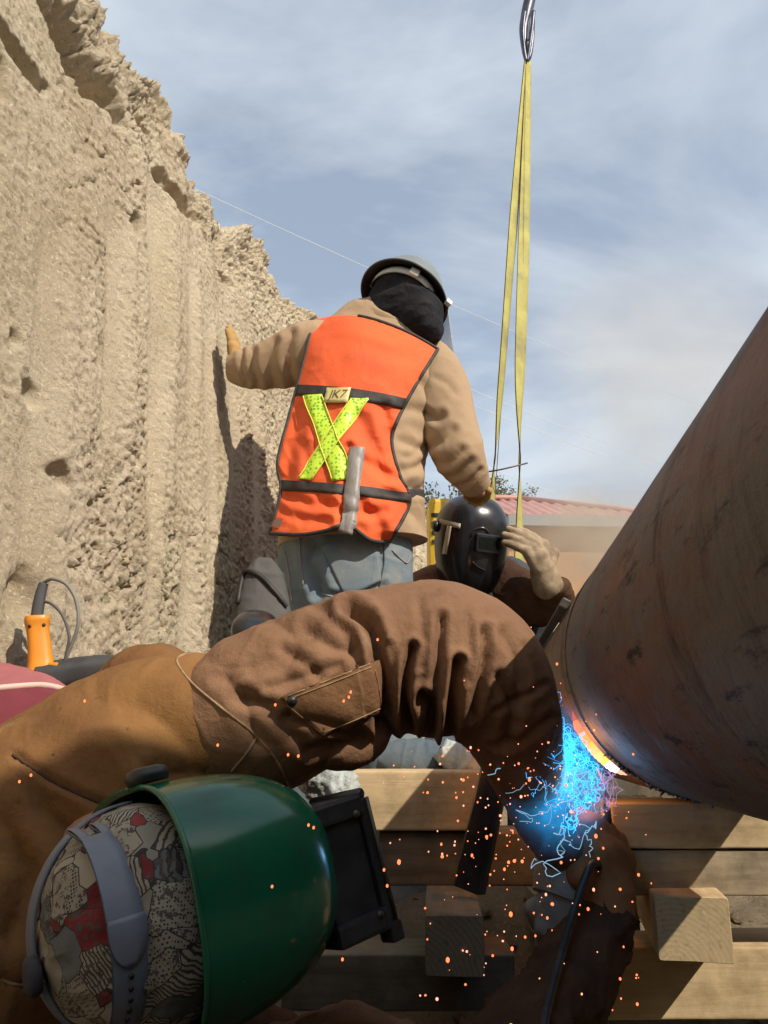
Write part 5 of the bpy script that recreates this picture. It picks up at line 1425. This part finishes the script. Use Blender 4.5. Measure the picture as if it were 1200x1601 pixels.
box('lid_tab', bc_ + Fb * 0.037 - Sb * 0.071 + Ub * 0.042, (0.008, 0.010, 0.012), M_BLACKPLASTIC, lid, Fb, Sb, Ub, 0.003)
for sgn in (-1, 1):
    for u_ in (-0.03, 0.035):
        q0 = bc_ + Fb * 0.02 + Ub * 0.052 + Sb * sgn * 0.05
        tube('screw', np.array([q0, q0 + Ub * 0.004]), 0.004, M_DARKSTEEL, lb, 10)
        break
# side knobs
for sgn in (1, -1):
    kc = hw_(0.004, sgn * 0.116, 0.012)
    tube('adjusting_knob', np.array([kc, kc + S1 * sgn * 0.007, kc + S1 * sgn * 0.013, kc + S1 * sgn * 0.015]), [0.020, 0.021, 0.019, 0.012], M_BLACKPLASTIC, helm, 24)
# printed cap over the crown
a_, b_ = np.meshgrid(np.linspace(0, math.pi, 90), np.linspace(0, 2 * math.pi, 140, endpoint=False), indexing='ij')
cx_, cy_, cz_ = np.cos(a_), np.sin(a_) * np.cos(b_), np.sin(a_) * np.sin(b_)
capg = hw_(-0.016, 0, 0) + (cx_ * 0.090)[..., None] * F1 + (cy_ * 0.101)[..., None] * S1 + (cz_ * 0.103)[..., None] * U1
capn = nrm(capg - hw_(-0.016, 0, 0))
cq = np.stack([cx_, cy_, cz_], -1)
capg = capg + capn * (0.003 * fbm(cq * 3.5, 3, 261) - 0.003 * np.abs(vnoise(cq * np.array([3, 7, 3]) + 2, 262)) - 0.003 * np.exp(-((cx_ + 0.35 + 0.1 * cy_) / 0.05) ** 2))[..., None]
cap = mesh_obj('printed_cap', capg.reshape(-1, 3), grid_faces(90, 140, True), M_CAP, w1)
capb = BVHTree.FromPolygons([tuple(q_) for q_ in capg.reshape(-1, 3)], [tuple(q_) for q_ in grid_faces(90, 140, True)])
# headgear: crown strap with forked end and peg holes, back band, ratchet
al = np.linspace(math.radians(-82), math.radians(62), 60)
def crown(q_, f_=0.0, r=0.006):
    return hw_(-0.062 + f_, (0.101 * 0.84 + r) * math.sin(q_), (0.103 * 0.84 + r) * math.cos(q_))
strap = ribbon('crown_strap', np.array([crown(q_) for q_ in al]), np.interp(al, [-1.4, -0.2, 0.1, 1.1], [0.0125, 0.0145, 0.0155, 0.0135]), F1, M_STRAP, helm, 0.0028)
for f_ in (-0.0095, 0.0095):
    ribbon('strap_fork', np.array([crown(q_, f_ * (1 + 0.25 * (q_ - 1.05)), 0.0058) for q_ in np.linspace(math.radians(60), math.radians(84), 16)]), 0.0042, F1, M_STRAP, strap, 0.0028)
for k in range(11):
    q_ = math.radians(-14 - 6.2 * k)
    c0 = crown(q_, 0.0, 0.0075); n_ = nrm(crown(q_, 0, 0.02) - crown(q_, 0, 0.0))
    tube('peg_hole', np.array([c0, c0 + n_ * 0.0012]), 0.0022, M_BLACKPLASTIC, strap, 10)
q0 = np.linspace(math.radians(-15), math.radians(8), 10)
ribbon('strap_plate', np.array([crown(q_, 0, 0.0092) for q_ in q0]), 0.0165 * np.sqrt(np.clip(1 - np.linspace(-1, 0.35, 10) ** 2, 0.03, 1)), F1, M_STRAP, strap, 0.002)
be = np.linspace(math.radians(85), math.radians(275), 60)
band = ribbon('back_band', np.array([hw_(-0.016 + 0.092 * math.cos(q_), 0.102 * math.sin(q_), -0.012 + 0.01 * math.cos(q_)) for q_ in be]), 0.011, U1, M_STRAP, helm, 0.003)
rk = hw_(-0.107, -0.020, -0.01)
tube('ratchet_knob', np.array([rk, rk - F1 * 0.004, rk - F1 * 0.009, rk - F1 * 0.011]), [0.015, 0.017, 0.016, 0.010], M_NAVY, band, 28)

# ------------------------------------------------------------------ arc, hot bead, sparks, light
wb = thing('weld', pipe_pt(P_T - 0.02, math.radians(218), P_R), 'white-hot and orange glowing stretch of weld at the rim of the pipe', 'weld')
zones = [('cooling_bead', (0.80, 0.12, 0.01), 0.9), ('cooling_bead', (1.0, 0.22, 0.012), 1.2), ('glowing_bead', (1.0, 0.33, 0.015), 1.5), ('glowing_bead', (1.0, 0.42, 0.02), 1.7), ('glowing_bead', (1.0, 0.52, 0.05), 1.9), ('weld_pool', (1.0, 0.82, 0.55), 3.5), ('weld_pool', (1.0, 0.45, 0.30), 1.5)]
ang_ = np.radians(np.linspace(200, 237, 7 * 10 + 1)); wid_ = np.interp(np.linspace(0, 1, 71), [0, 0.2, 0.55, 0.8, 0.92, 1.0], [0.006, 0.018, 0.021, 0.019, 0.013, 0.006])
wid_ = wid_ * (1 + 0.03 * np.sin(np.arange(71) * 1.7))
for k, (nm, cl_, st_) in enumerate(zones):
    i0, i1 = k * 10, k * 10 + 11
    hp_ = np.array([pipe_pt(P_T - 0.024, q_, P_R - 0.006) for q_ in ang_[i0:i1]])
    v, f = tube_geo(hp_, wid_[i0:i1], 28)
    mesh_obj(nm, v, f, emitter('hot_metal_%d' % k, cl_, st_), wb)

arc_p = pipe_pt(P_T - 0.0, math.radians(226), P_R + 0.022)
for nm, pos, col_, en, rr in (('arc_light', P(905, 1215, 1.20), (0.28, 0.60, 1.0), 0.30, 0.03), ('bead_light', pipe_pt(P_T - 0.004, math.radians(214), P_R + 0.05), (1.0, 0.36, 0.07), 0.75, 0.03)):
    ld = bpy.data.lights.new(nm, 'POINT'); ld.energy = en; ld.color = col_; ld.shadow_soft_size = rr
    lo_ = bpy.data.objects.new(nm, ld); COL.objects.link(lo_); lo_.location = tuple(pos)

# electrode holder and electrode
eh = thing('electrode_holder', P(958, 1330, 1.39), 'dark electrode holder with its cable between the two gloves, aimed at the weld', 'electrode holder')
tube('handle', np.array([P(950, 1370, 1.40), P(948, 1310, 1.40), P(945, 1262, 1.405)]), [0.011, 0.012, 0.009], M_BLACKPLASTIC, eh, 14)
tube('electrode', np.array([P(945, 1262, 1.405), P(946, 1230, 1.41), arc_p]), 0.0022, mat('electrode_flux', (0.22, 0.19, 0.17), 0.7), eh, 8)
tube('cable', spline([P(950, 1370, 1.40), P(928, 1350, 1.325), P(912, 1380, 1.30), P(892, 1440, 1.265), P(872, 1510, 1.20), P(852, 1590, 1.12), P(842, 1680, 1.05)], 50), 0.0062, M_BLACKSTEEL, eh, 10)

M_ARC = emitter('arc_filament_blue', (0.05, 0.42, 1.0), 2.0)
M_ARC2 = emitter('arc_filament_pale', (0.38, 0.66, 0.90), 0.75)
M_ARC3 = emitter('arc_filament_violet', (0.62, 0.35, 0.75), 0.9)
rng = np.random.default_rng(21)
def bolt(a, b, n, jit, r, seed):
    rg = np.random.default_rng(seed); L_ = np.linalg.norm(b - a)
    t = np.linspace(0, 1, n)[:, None]; p_ = a * (1 - t) + b * t
    o = np.zeros((n, 3)); s_ = 1.0
    for k in (3, 6, 12, 24):
        c = rg.normal(size=(k + 1, 3)) * s_; o += np.stack([np.interp(t[:, 0], np.linspace(0, 1, k + 1), c[:, q_]) for q_ in range(3)], 1); s_ *= 0.62
    return p_ + o * jit * L_ * np.sin(np.pi * np.clip(t, 0.02, 1)) ** 0.5, r
def bolts(name, m, defs, label):
    parts = []
    for a, b, n, j, r, sd in defs:
        p_, r_ = bolt(a, b, n, j, r, sd); parts.append(tube_geo(p_, np.linspace(r_, r_ * 0.5, n), 5))
    v, f = join_geo(parts); o = mesh_obj(name, v, f, m)
    return tag(o, label, 'electric arc', None, 'stuff')
def AP(x, y, d=0.0): return P(x, y, max(1.10, 1.39 - 0.0027 * (945 - x)) + d)
d1, d2, d3 = [], [], []
for k in range(60):
    a = AP(rng.normal(882, 20), rng.normal(1168, 26), rng.normal(0, 0.02)); ang = rng.uniform(0.15, 1.0) * math.pi; L_ = rng.uniform(20, 75)
    b = AP(880 + 0.75 * (proj(a)[0] - 880) + L_ * math.cos(ang) * 0.7, proj(a)[1] + L_ * abs(math.sin(ang)) + 10, rng.normal(0, 0.03))
    d1.append((a, b, 30, 0.16, rng.uniform(0.00025, 0.0006), 100 + k))
chain = [(888, 1146), (910, 1182), (930, 1215), (924, 1250), (898, 1272), (884, 1300)]
for k in range(5):
    for i in range(len(chain) - 1):
        d1.append((AP(*(np.array(chain[i]) + rng.normal(0, 5, 2))), AP(*(np.array(chain[i + 1]) + rng.normal(0, 5, 2))), 24, 0.09, rng.uniform(0.0005, 0.0011), 300 + k * 9 + i))
bolts('electric_arc', M_ARC, d1, 'tangle of bright blue arc filaments below the glowing weld')
d2 = [(AP(862, 1172), AP(762, 1212, -.02), 44, 0.04, 0.0010, 1), (AP(870, 1148), AP(770, 1168), 40, 0.04, 0.0007, 2), (AP(884, 1250), AP(812, 1284, -.02), 40, 0.05, 0.0007, 3), (AP(868, 1308), AP(838, 1345, -.02), 34, 0.14, 0.0009, 4), (AP(866, 1205), AP(790, 1240), 36, 0.05, 0.0005, 5), (AP(930, 1285), AP(922, 1340), 34, 0.18, 0.0010, 6), (AP(890, 1200), AP(850, 1290), 34, 0.12, 0.0006, 8), (AP(900, 1180), AP(820, 1200), 34, 0.06, 0.0005, 9), (AP(880, 1230), AP(826, 1230), 30, 0.07, 0.0005, 10), (AP(905, 1290), AP(872, 1330), 30, 0.15, 0.0006, 12), (AP(862, 1172), AP(848, 1150), 24, 0.15, 0.0008, 13)]
bolts('electric_arc', M_ARC2, d2, 'long pale arc streamers reaching left from the blue tangle')
d3 = [(AP(rng.normal(948, 6), rng.normal(1200, 5)), AP(rng.normal(945, 16), rng.uniform(1225, 1300)), 30, 0.14, 0.0004, 500 + k) for k in range(8)]
bolts('electric_arc', M_ARC3, d3, 'violet arc filaments under the white-hot end of the weld')

# glowing blue vapour round the arc
bm = bmesh.new(); bmesh.ops.create_icosphere(bm, subdivisions=3, radius=1.0)
v = np.array([list(q_.co) for q_ in bm.verts]); f = [tuple(q_.index for q_ in fc.verts) for fc in bm.faces]; bm.free()
pm = bpy.data.materials.new('arc_vapour'); pm.use_nodes = True; nt = pm.node_tree; nt.nodes.clear()
ou = nt.nodes.new('ShaderNodeOutputMaterial'); pv = nt.nodes.new('ShaderNodeEmission'); pv.inputs['Color'].default_value = (0.02, 0.42, 1.0, 1)
tc = nt.nodes.new('ShaderNodeTexCoord'); ln = nt.nodes.new('ShaderNodeVectorMath'); ln.operation = 'LENGTH'; nt.links.new(tc.outputs['Object'], ln.inputs[0])
mr = nt.nodes.new('ShaderNodeMapRange'); mr.inputs['From Min'].default_value = 1.0; mr.inputs['From Max'].default_value = 0.1; mr.interpolation_type = 'SMOOTHSTEP'; nt.links.new(ln.outputs['Value'], mr.inputs['Value'])
n = nt.nodes.new('ShaderNodeTexNoise'); n.inputs['Scale'].default_value = 2.6; n.inputs['Detail'].default_value = 6; n.inputs['Distortion'].default_value = 1.2; nt.links.new(tc.outputs['Object'], n.inputs['Vector'])
m2 = nt.nodes.new('ShaderNodeMapRange'); m2.inputs['From Min'].default_value = 0.36; m2.inputs['From Max'].default_value = 0.66; nt.links.new(n.outputs['Fac'], m2.inputs['Value'])
a = nt.nodes.new('ShaderNodeMath'); a.operation = 'MULTIPLY'; nt.links.new(mr.outputs[0], a.inputs[0]); nt.links.new(m2.outputs[0], a.inputs[1])
b = nt.nodes.new('ShaderNodeMath'); b.operation = 'MULTIPLY'; b.inputs[1].default_value = 36.0; nt.links.new(a.outputs[0], b.inputs[0])
nt.links.new(b.outputs[0], pv.inputs['Strength']); nt.links.new(pv.outputs[0], ou.inputs['Volume'])
va = mesh_obj('arc_vapour', v, f, pm); va.location = tuple(AP(872, 1215)); va.scale = (0.085, 0.055, 0.12); va.rotation_euler = (0, 0.12, 0)
tag(va, 'soft blue glowing vapour around the arc filaments', 'vapour', None, 'stuff')

# sparks flying down and to the left
def spark_field(name, m, n, seed, rmin, rmax, label):
    rg = np.random.default_rng(seed); parts = []
    bm = bmesh.new(); bmesh.ops.create_icosphere(bm, subdivisions=1, radius=1.0)
    bv = np.array([list(q_.co) for q_ in bm.verts]); bf = [tuple(q_.index for q_ in fc.verts) for fc in bm.faces]; bm.free()
    for k in range(n):
        if rg.random() < 0.62: x, y = rg.normal(775, 85), rg.normal(1290, 120)
        else: x, y = rg.uniform(640, 1000), rg.uniform(1050, 1600)
        Y_ = rg.uniform(0.98, 1.30)
        r = 0.5 * (rmin + rmax) * min(2.2, float(np.exp(rg.normal(0, 0.42))))
        parts.append((bv * r * np.array([1, 1, rg.uniform(0.9, 1.4)]) + P(x, y, Y_), bf))
    v, f = join_geo(parts); o = mesh_obj(name, v, f, m)
    return tag(o, label, 'sparks', None, 'stuff')
spark_field('sparks', emitter('spark_orange', (1.0, 0.20, 0.075), 2.3), 150, 31, 0.0008, 0.0015, 'orange weld sparks scattered in the air left of and below the arc')
spark_field('sparks', emitter('spark_pale', (1.0, 0.42, 0.27), 1.9), 80, 32, 0.0006, 0.0012, 'smaller pale weld sparks among the orange ones')
rg = np.random.default_rng(35); parts = []
bm = bmesh.new(); bmesh.ops.create_icosphere(bm, subdivisions=1, radius=1.0); bv = np.array([list(q_.co) for q_ in bm.verts]); bf = [tuple(q_.index for q_ in fc.verts) for fc in bm.faces]; bm.free()
for k in range(110):
    x, y = rg.normal(845, 55), rg.normal(1225, 75)
    parts.append((bv * 0.0007 * float(np.exp(rg.normal(0, 0.35))) + P(x, y, rg.uniform(1.02, 1.15)), bf))
v, f = join_geo(parts)
tag(mesh_obj('sparks', v, f, emitter('spark_fine', (1.0, 0.34, 0.2), 2.2)), 'fine pinkish sparks crowded around the blue arc', 'sparks', None, 'stuff')
rg = np.random.default_rng(33); parts = []
bm = bmesh.new(); bmesh.ops.create_icosphere(bm, subdivisions=1, radius=1.0); bv = np.array([list(q_.co) for q_ in bm.verts]); bf = [tuple(q_.index for q_ in fc.verts) for fc in bm.faces]; bm.free()
for x, y, Y_ in ((545, 1090, .95), (548, 1082, .95), (537, 1096, .95), (340, 1165, .94), (450, 1180, .96), (466, 1182, .96), (590, 1000, .95), (425, 1386, .66), (482, 1290, .7), (490, 1294, .7), (48, 1212, .9), (30, 1222, .9), (132, 1096, .92), (430, 1102, .95), (605, 1385, .8), (600, 1360, .85), (535, 1500, .8)):
    parts.append((bv * 0.0016 * Y_ * np.array([1, 1, 1.3]) + P(x, y, Y_), bf))
v, f = join_geo(parts)
tag(mesh_obj('sparks', v, f, emitter('spark_ember', (1.0, 0.20, 0.07), 2.3)), 'few stray orange sparks over the leather sleeve and the green helmet', 'sparks', None, 'stuff')

# ------------------------------------------------------------------ sling, hook, tag line
M_SLING = mat('yellow_webbing', (0.50, 0.46, 0.14), 0.8, col2=(0.38, 0.34, 0.11), vscale=9, bump=0.3, bscale=200, dirt=((0.25, 0.22, 0.11), 6.0, 0.5, 0.75))
M_HOOK = mat('hook_steel', (0.05, 0.055, 0.075), 0.4, 0.7, col2=(0.12, 0.12, 0.14), vscale=20)
YS = 3.1
slg = thing('lifting_sling', P(812, 1040, YS), 'long yellow webbing sling hanging in two twisted legs from the hook', 'lifting sling')
def leg(pts, angs, wid):
    pp = spline([P(x, y, YS + dy) for x, y, dy in pts], 90)
    an = np.interp(np.linspace(0, 1, 90), np.linspace(0, 1, len(angs)), np.radians(angs))
    side = np.stack([np.cos(an), np.sin(an), an * 0], 1)
    return ribbon('sling_leg', pp, wid, side, M_SLING, slg, 0.005)
leg([(824, 92, 0), (811, 240, 0), (799, 390, 0), (786, 560, 0), (776, 680, 0), (769, 780, 0), (766, 880, .05), (770, 960, .1)], [60, 50, 45, 55, 62, 88, 50, 35, 30], 0.029)
leg([(826, 92, 0.01), (822, 240, 0.02), (818, 400, 0.02), (813, 560, 0.02), (811, 640, 0.02), (812, 720, .02), (812, 800, 0.02), (811, 900, 0.03), (812, 985, 0.05), (818, 1050, 0.08)], [60, 40, 25, 35, 60, 88, 60, 40, 30, 20], 0.030)
hk_ = thing('crane_hook', P(826, 60, YS), 'dark steel hook and shackle holding the sling at the top edge', 'hook')
hp = [P(830, -60, YS), P(829, -10, YS), P(822, 25, YS), P(818, 50, YS), P(821, 82, YS + .0), P(825, 92, YS), P(829, 80, YS), P(832, 55, YS), P(833, 30, YS)]
tube('hook_body', spline(hp, 60), np.interp(np.linspace(0, 1, 60), [0, .2, .45, .6, 1], [0.030, 0.028, 0.017, 0.013, 0.009]), M_HOOK, hk_, 12)
tube('shackle', spline([P(820, 18, YS - .03), P(817, 55, YS - .03), P(823, 95, YS - .02), P(830, 55, YS - .03), P(834, 18, YS - .03)], 40), 0.009, M_HOOK, hk_, 10)
box('safety_latch', P(826, 45, YS - 0.01), (0.006, 0.006, 0.07), mat('latch_steel', (0.4, 0.4, 0.42), 0.35, 0.8), hk_, X3, Y3, nrm(P(826, 20, YS) - P(824, 60, YS)), 0.002)
box('hook_block', P(829, -40, YS), (0.035, 0.04, 0.09), M_HOOK, hk_, X3, Y3, Z3, 0.012)
rope = tube('wire_rope', np.array([P(829, -60, YS), P(829, -60, YS) + [0, 0, 6.0]]), 0.008, M_HOOK, None, 8)
tag(rope, 'thin wire rope running straight up from the hook', 'rope')
tl = tube('tag_line', spline([P(752, 739, YS - .03), P(778, 735, YS - .06), P(800, 730, YS - .05), P(824, 724, YS - .02)], 20), 0.0035, M_DARKSTEEL, None, 8)
tag(tl, 'short dark rod tied across both sling legs above the black helmet', 'rod')

# ------------------------------------------------------------------ things along the left wall
M_MAROON = mat('maroon_cloth', (0.14, 0.018, 0.028), 0.85, col2=(0.19, 0.028, 0.038), vscale=6, bump=0.3, bscale=90)
M_PINK = mat('faded_pink_cloth', (0.26, 0.075, 0.085), 0.85, col2=(0.33, 0.11, 0.11), vscale=6, bump=0.3, bscale=90)
M_PIPING = mat('pale_piping', (0.60, 0.42, 0.36), 0.8)
bun = thing('cloth_bundle', P(-10, 1150, 1.32), 'maroon cloth bundle with a pale piping line at the left edge', 'cloth')
lo1 = Loft([(-210, 1120, 1.26, 60, .07), (-90, 1100, 1.27, 68, .09), (20, 1105, 1.28, 62, .09), (95, 1120, 1.28, 40, .06), (130, 1130, 1.28, 18, .03)], 60, 60, wrinkle(0.008, (8, 8, 8), (9, 8, 8), 271)); lo1.obj('upper_roll', M_PINK, bun)
lo2 = Loft([(-230, 1240, 1.22, 100, .09), (-90, 1190, 1.22, 112, .11), (20, 1170, 1.23, 98, .11), (110, 1160, 1.24, 76, .09), (190, 1160, 1.25, 45, .06)], 70, 70, wrinkle(0.010, (8, 8, 8), (9, 8, 8), 273)); lo2.obj('lower_roll', M_MAROON, bun)
seam('piping', lo2.bvh(), [(-40, 1082), (20, 1076), (70, 1074), (118, 1086)], 0.005, M_PIPING, bun, 30, 0.002)
mt_ = Loft([(60, 1062, 1.36, 26, .05), (130, 1052, 1.38, 24, .05), (200, 1046, 1.40, 20, .05), (260, 1050, 1.42, 16, .04)], 60, 40, wrinkle(0.006, (10, 10, 10), (12, 9, 9), 275), power=3.0).obj('rubber_mat', mat('black_rubber', (0.03, 0.032, 0.034), 0.7, col2=(0.05, 0.05, 0.05), vscale=20), None)
tag(mt_, 'rolled black rubber mat under the orange grinder by the wall', 'mat')
# angle grinder standing on its head
M_ORANGE = mat('orange_plastic', (0.72, 0.27, 0.02), 0.42, col2=(0.64, 0.23, 0.02), vscale=20)
gr = thing('angle_grinder', P(62, 1046, 1.34), 'orange power grinder standing upright by the wall with its cable looped', 'grinder')
gb = Loft([(64, 1050, 1.34, 22, .024), (63, 1034, 1.34, 19, .022), (61, 1005, 1.34, 17, .020), (59, 985, 1.34, 17, .020), (58, 972, 1.34, 19, .022), (58, 965, 1.34, 18, .021)], 50, 48, None, power=3.2)
gbo = gb.obj('housing', M_ORANGE, gr)
gbv = gb.bvh()
for x, y in ((46, 979), (68, 977)):
    h = cast(gbv, x, y)
    tube('screw', np.array([np.array(h[0]), np.array(h[0]) + np.array(h[1]) * 0.0012]), 0.0028, M_BLACKPLASTIC, gbo, 12)
Loft([(57, 966, 1.34, 9, .011), (60, 945, 1.34, 9, .011), (64, 925, 1.34, 8, .010), (68, 912, 1.34, 7, .009)], 24, 24, None, power=3.0).obj('cable_guard', mat('dark_grey_rubber', (0.06, 0.06, 0.065), 0.55), gr)
box('side_lug', P(84, 1042, 1.335), (0.010, 0.012, 0.006), M_ORANGE, gbo, bevel=0.003)
tube('cable', spline([P(67, 912, 1.34), P(82, 905, 1.33), P(104, 914, 1.33), P(119, 940, 1.33), P(122, 975, 1.33), P(113, 1005, 1.335), P(100, 1035, 1.34), P(92, 1060, 1.34)], 60), 0.0032, mat('grey_cable', (0.20, 0.20, 0.18), 0.6), gr, 8)
tube('cable', spline([P(66, 940, 1.34), P(80, 944, 1.335), P(96, 960, 1.335), P(106, 985, 1.335), P(107, 1005, 1.335), P(98, 1045, 1.34)], 50), 0.0026, mat('dark_cable', (0.09, 0.085, 0.08), 0.6), gr, 8)

# dark tool bag and a second, glossy black helmet between the wall and the vest worker
M_BAG = mat('dark_grey_canvas', (0.055, 0.052, 0.05), 0.85, col2=(0.085, 0.08, 0.075), vscale=8, bump=0.3, bscale=60)
bag = thing('tool_bag', P(405, 1010, 1.85), 'dark grey canvas bag standing between the earth wall and the jeans', 'bag')
bl = Loft([(412, 880, 1.86, 16, .03), (412, 905, 1.85, 32, .05), (410, 945, 1.84, 42, .06), (408, 990, 1.83, 48, .07), (408, 1060, 1.83, 52, .08), (408, 1200, 1.85, 52, .09), (408, 1330, 1.86, 50, .09)], 80, 70, wrinkle(0.008, (8, 8, 8), (9, 8, 10), 281), power=2.6); bl.obj('bag_body', M_BAG, bag)
seam('strap', bl.bvh(), [(372, 945), (380, 905), (388, 893), (410, 905), (432, 930), (446, 950)], 0.006, M_BLACKSTEEL, bag, 40, 0.003)
OH = P(398, 985, 1.66); FH = nrm(np.array([0.15, -0.5, 0.85])); UH = nrm(np.cross(X3, FH)); SH = np.cross(FH, UH)
v, f, _ = shell_geo(OH, FH, UH, SH, 0.032, 0.048, 0.05, 0.07, math.radians(100), 2.3, 40, 60)
tag(mesh_obj('spare_hood', v, f, M_BLACKSHELL), 'glossy black plastic hood lying low in front of the dark bag', 'hood')

# pale plastic bags tucked in behind the timbers
M_BAGP = mat('pale_plastic_bag', (0.42, 0.46, 0.45), 0.4, col2=(0.33, 0.36, 0.35), vscale=12, bump=0.7, bscale=30, bdist=0.01)
pb = Loft([(468, 1190, 1.42, 18, .02), (490, 1205, 1.42, 36, .05), (512, 1222, 1.42, 42, .05), (530, 1240, 1.42, 34, .05), (540, 1262, 1.42, 20, .03)], 70, 60, wrinkle(0.022, (18, 18, 18), (22, 16, 16), 291)).obj('plastic_bag', M_BAGP, None)
tag(pb, 'crumpled pale grey plastic bag between the helmet window and the pale timber', 'plastic bag')
pb2 = Loft([(690, 1170, 1.62, 14, .02), (712, 1188, 1.62, 28, .03), (738, 1200, 1.62, 30, .03), (752, 1215, 1.62, 16, .02)], 60, 50, wrinkle(0.020, (20, 20, 20), (26, 16, 16), 293)).obj('plastic_bag', M_BAGP, None)
tag(pb2, 'small torn pale plastic sheet behind the top of the pale timber', 'plastic bag')
rg_ = Loft([(590, 1185, 1.66, 22, .03), (620, 1190, 1.66, 34, .04), (660, 1192, 1.66, 34, .04), (700, 1196, 1.66, 24, .03)], 50, 40, wrinkle(0.012, (14, 14, 14), (16, 12, 12), 295)).obj('rag', M_DENIMD, None)
tag(rg_, 'dark blue rag bunched behind the pale timber under the elbow', 'rag')

yb = thing('equipment_box', P(690, 860, 3.5), 'yellow equipment casing just behind the black helmet', 'equipment')
M_YEL = mat('yellow_paint', (0.70, 0.47, 0.03), 0.45, col2=(0.62, 0.40, 0.03), vscale=6, dirt=((0.25, 0.17, 0.06), 9, 0.58, 0.8))
yc = P(693, 850, 3.5)
box('casing', yc - Z3 * 0.02, (0.07, 0.12, 0.20), M_YEL, yb, bevel=0.02, smooth=False)
box('base', np.array([yc[0], yc[1], (yc[2] - 0.2) / 2]), (0.07, 0.1, (yc[2] - 0.2) / 2), M_BLACKSTEEL, yb, bevel=0.01)
for k in range(4): box('vent_slat', yc + np.array([0, -0.122, 0.10 - 0.04 * k]), (0.06, 0.004, 0.008), M_BLACKPLASTIC, yb, bevel=0.002)
# ------------------------------------------------------------------ welding smoke
def smoke(c, rad, dens, col_, seed, label):
    bm = bmesh.new(); bmesh.ops.create_icosphere(bm, subdivisions=3, radius=1.0)
    v = np.array([list(q_.co) for q_ in bm.verts]); f = [tuple(q_.index for q_ in fc.verts) for fc in bm.faces]; bm.free()
    m = bpy.data.materials.new('weld_smoke'); m.use_nodes = True; nt = m.node_tree; nt.nodes.clear()
    ou = nt.nodes.new('ShaderNodeOutputMaterial'); pv = nt.nodes.new('ShaderNodeVolumePrincipled'); pv.inputs['Color'].default_value = (*col_, 1)
    tc = nt.nodes.new('ShaderNodeTexCoord')
    ln = nt.nodes.new('ShaderNodeVectorMath'); ln.operation = 'LENGTH'; nt.links.new(tc.outputs['Object'], ln.inputs[0])
    mr = nt.nodes.new('ShaderNodeMapRange'); mr.inputs['From Min'].default_value = 1.0; mr.inputs['From Max'].default_value = 0.15; mr.interpolation_type = 'SMOOTHSTEP'
    nt.links.new(ln.outputs['Value'], mr.inputs['Value'])
    n = nt.nodes.new('ShaderNodeTexNoise'); n.inputs['Scale'].default_value = 1.9; n.inputs['Detail'].default_value = 6; n.noise_dimensions = '4D'; n.inputs['W'].default_value = seed; n.inputs['Distortion'].default_value = 0.6
    nt.links.new(tc.outputs['Object'], n.inputs['Vector'])
    m2 = nt.nodes.new('ShaderNodeMapRange'); m2.inputs['From Min'].default_value = 0.38; m2.inputs['From Max'].default_value = 0.68
    nt.links.new(n.outputs['Fac'], m2.inputs['Value'])
    a = nt.nodes.new('ShaderNodeMath'); a.operation = 'MULTIPLY'; nt.links.new(mr.outputs[0], a.inputs[0]); nt.links.new(m2.outputs[0], a.inputs[1])
    b = nt.nodes.new('ShaderNodeMath'); b.operation = 'MULTIPLY'; b.inputs[1].default_value = dens; nt.links.new(a.outputs[0], b.inputs[0])
    nt.links.new(b.outputs[0], pv.inputs['Density']); nt.links.new(pv.outputs[0], ou.inputs['Volume'])
    o = mesh_obj('smoke', v, f, m); o.location = tuple(c); o.scale = tuple(rad)
    return tag(o, label, 'smoke', None, 'stuff')
smoke(P(935, 850, 3.6), (0.55, 0.5, 0.42), 5.5, (0.92, 0.80, 0.66), 1.0, 'brown welding smoke curling up behind the pipe')
smoke(P(1060, 590, 3.6), (0.95, 0.7, 1.0), 2.0, (0.93, 0.92, 0.90), 2.0, 'thin grey smoke drifting up over the pipe against the sky')
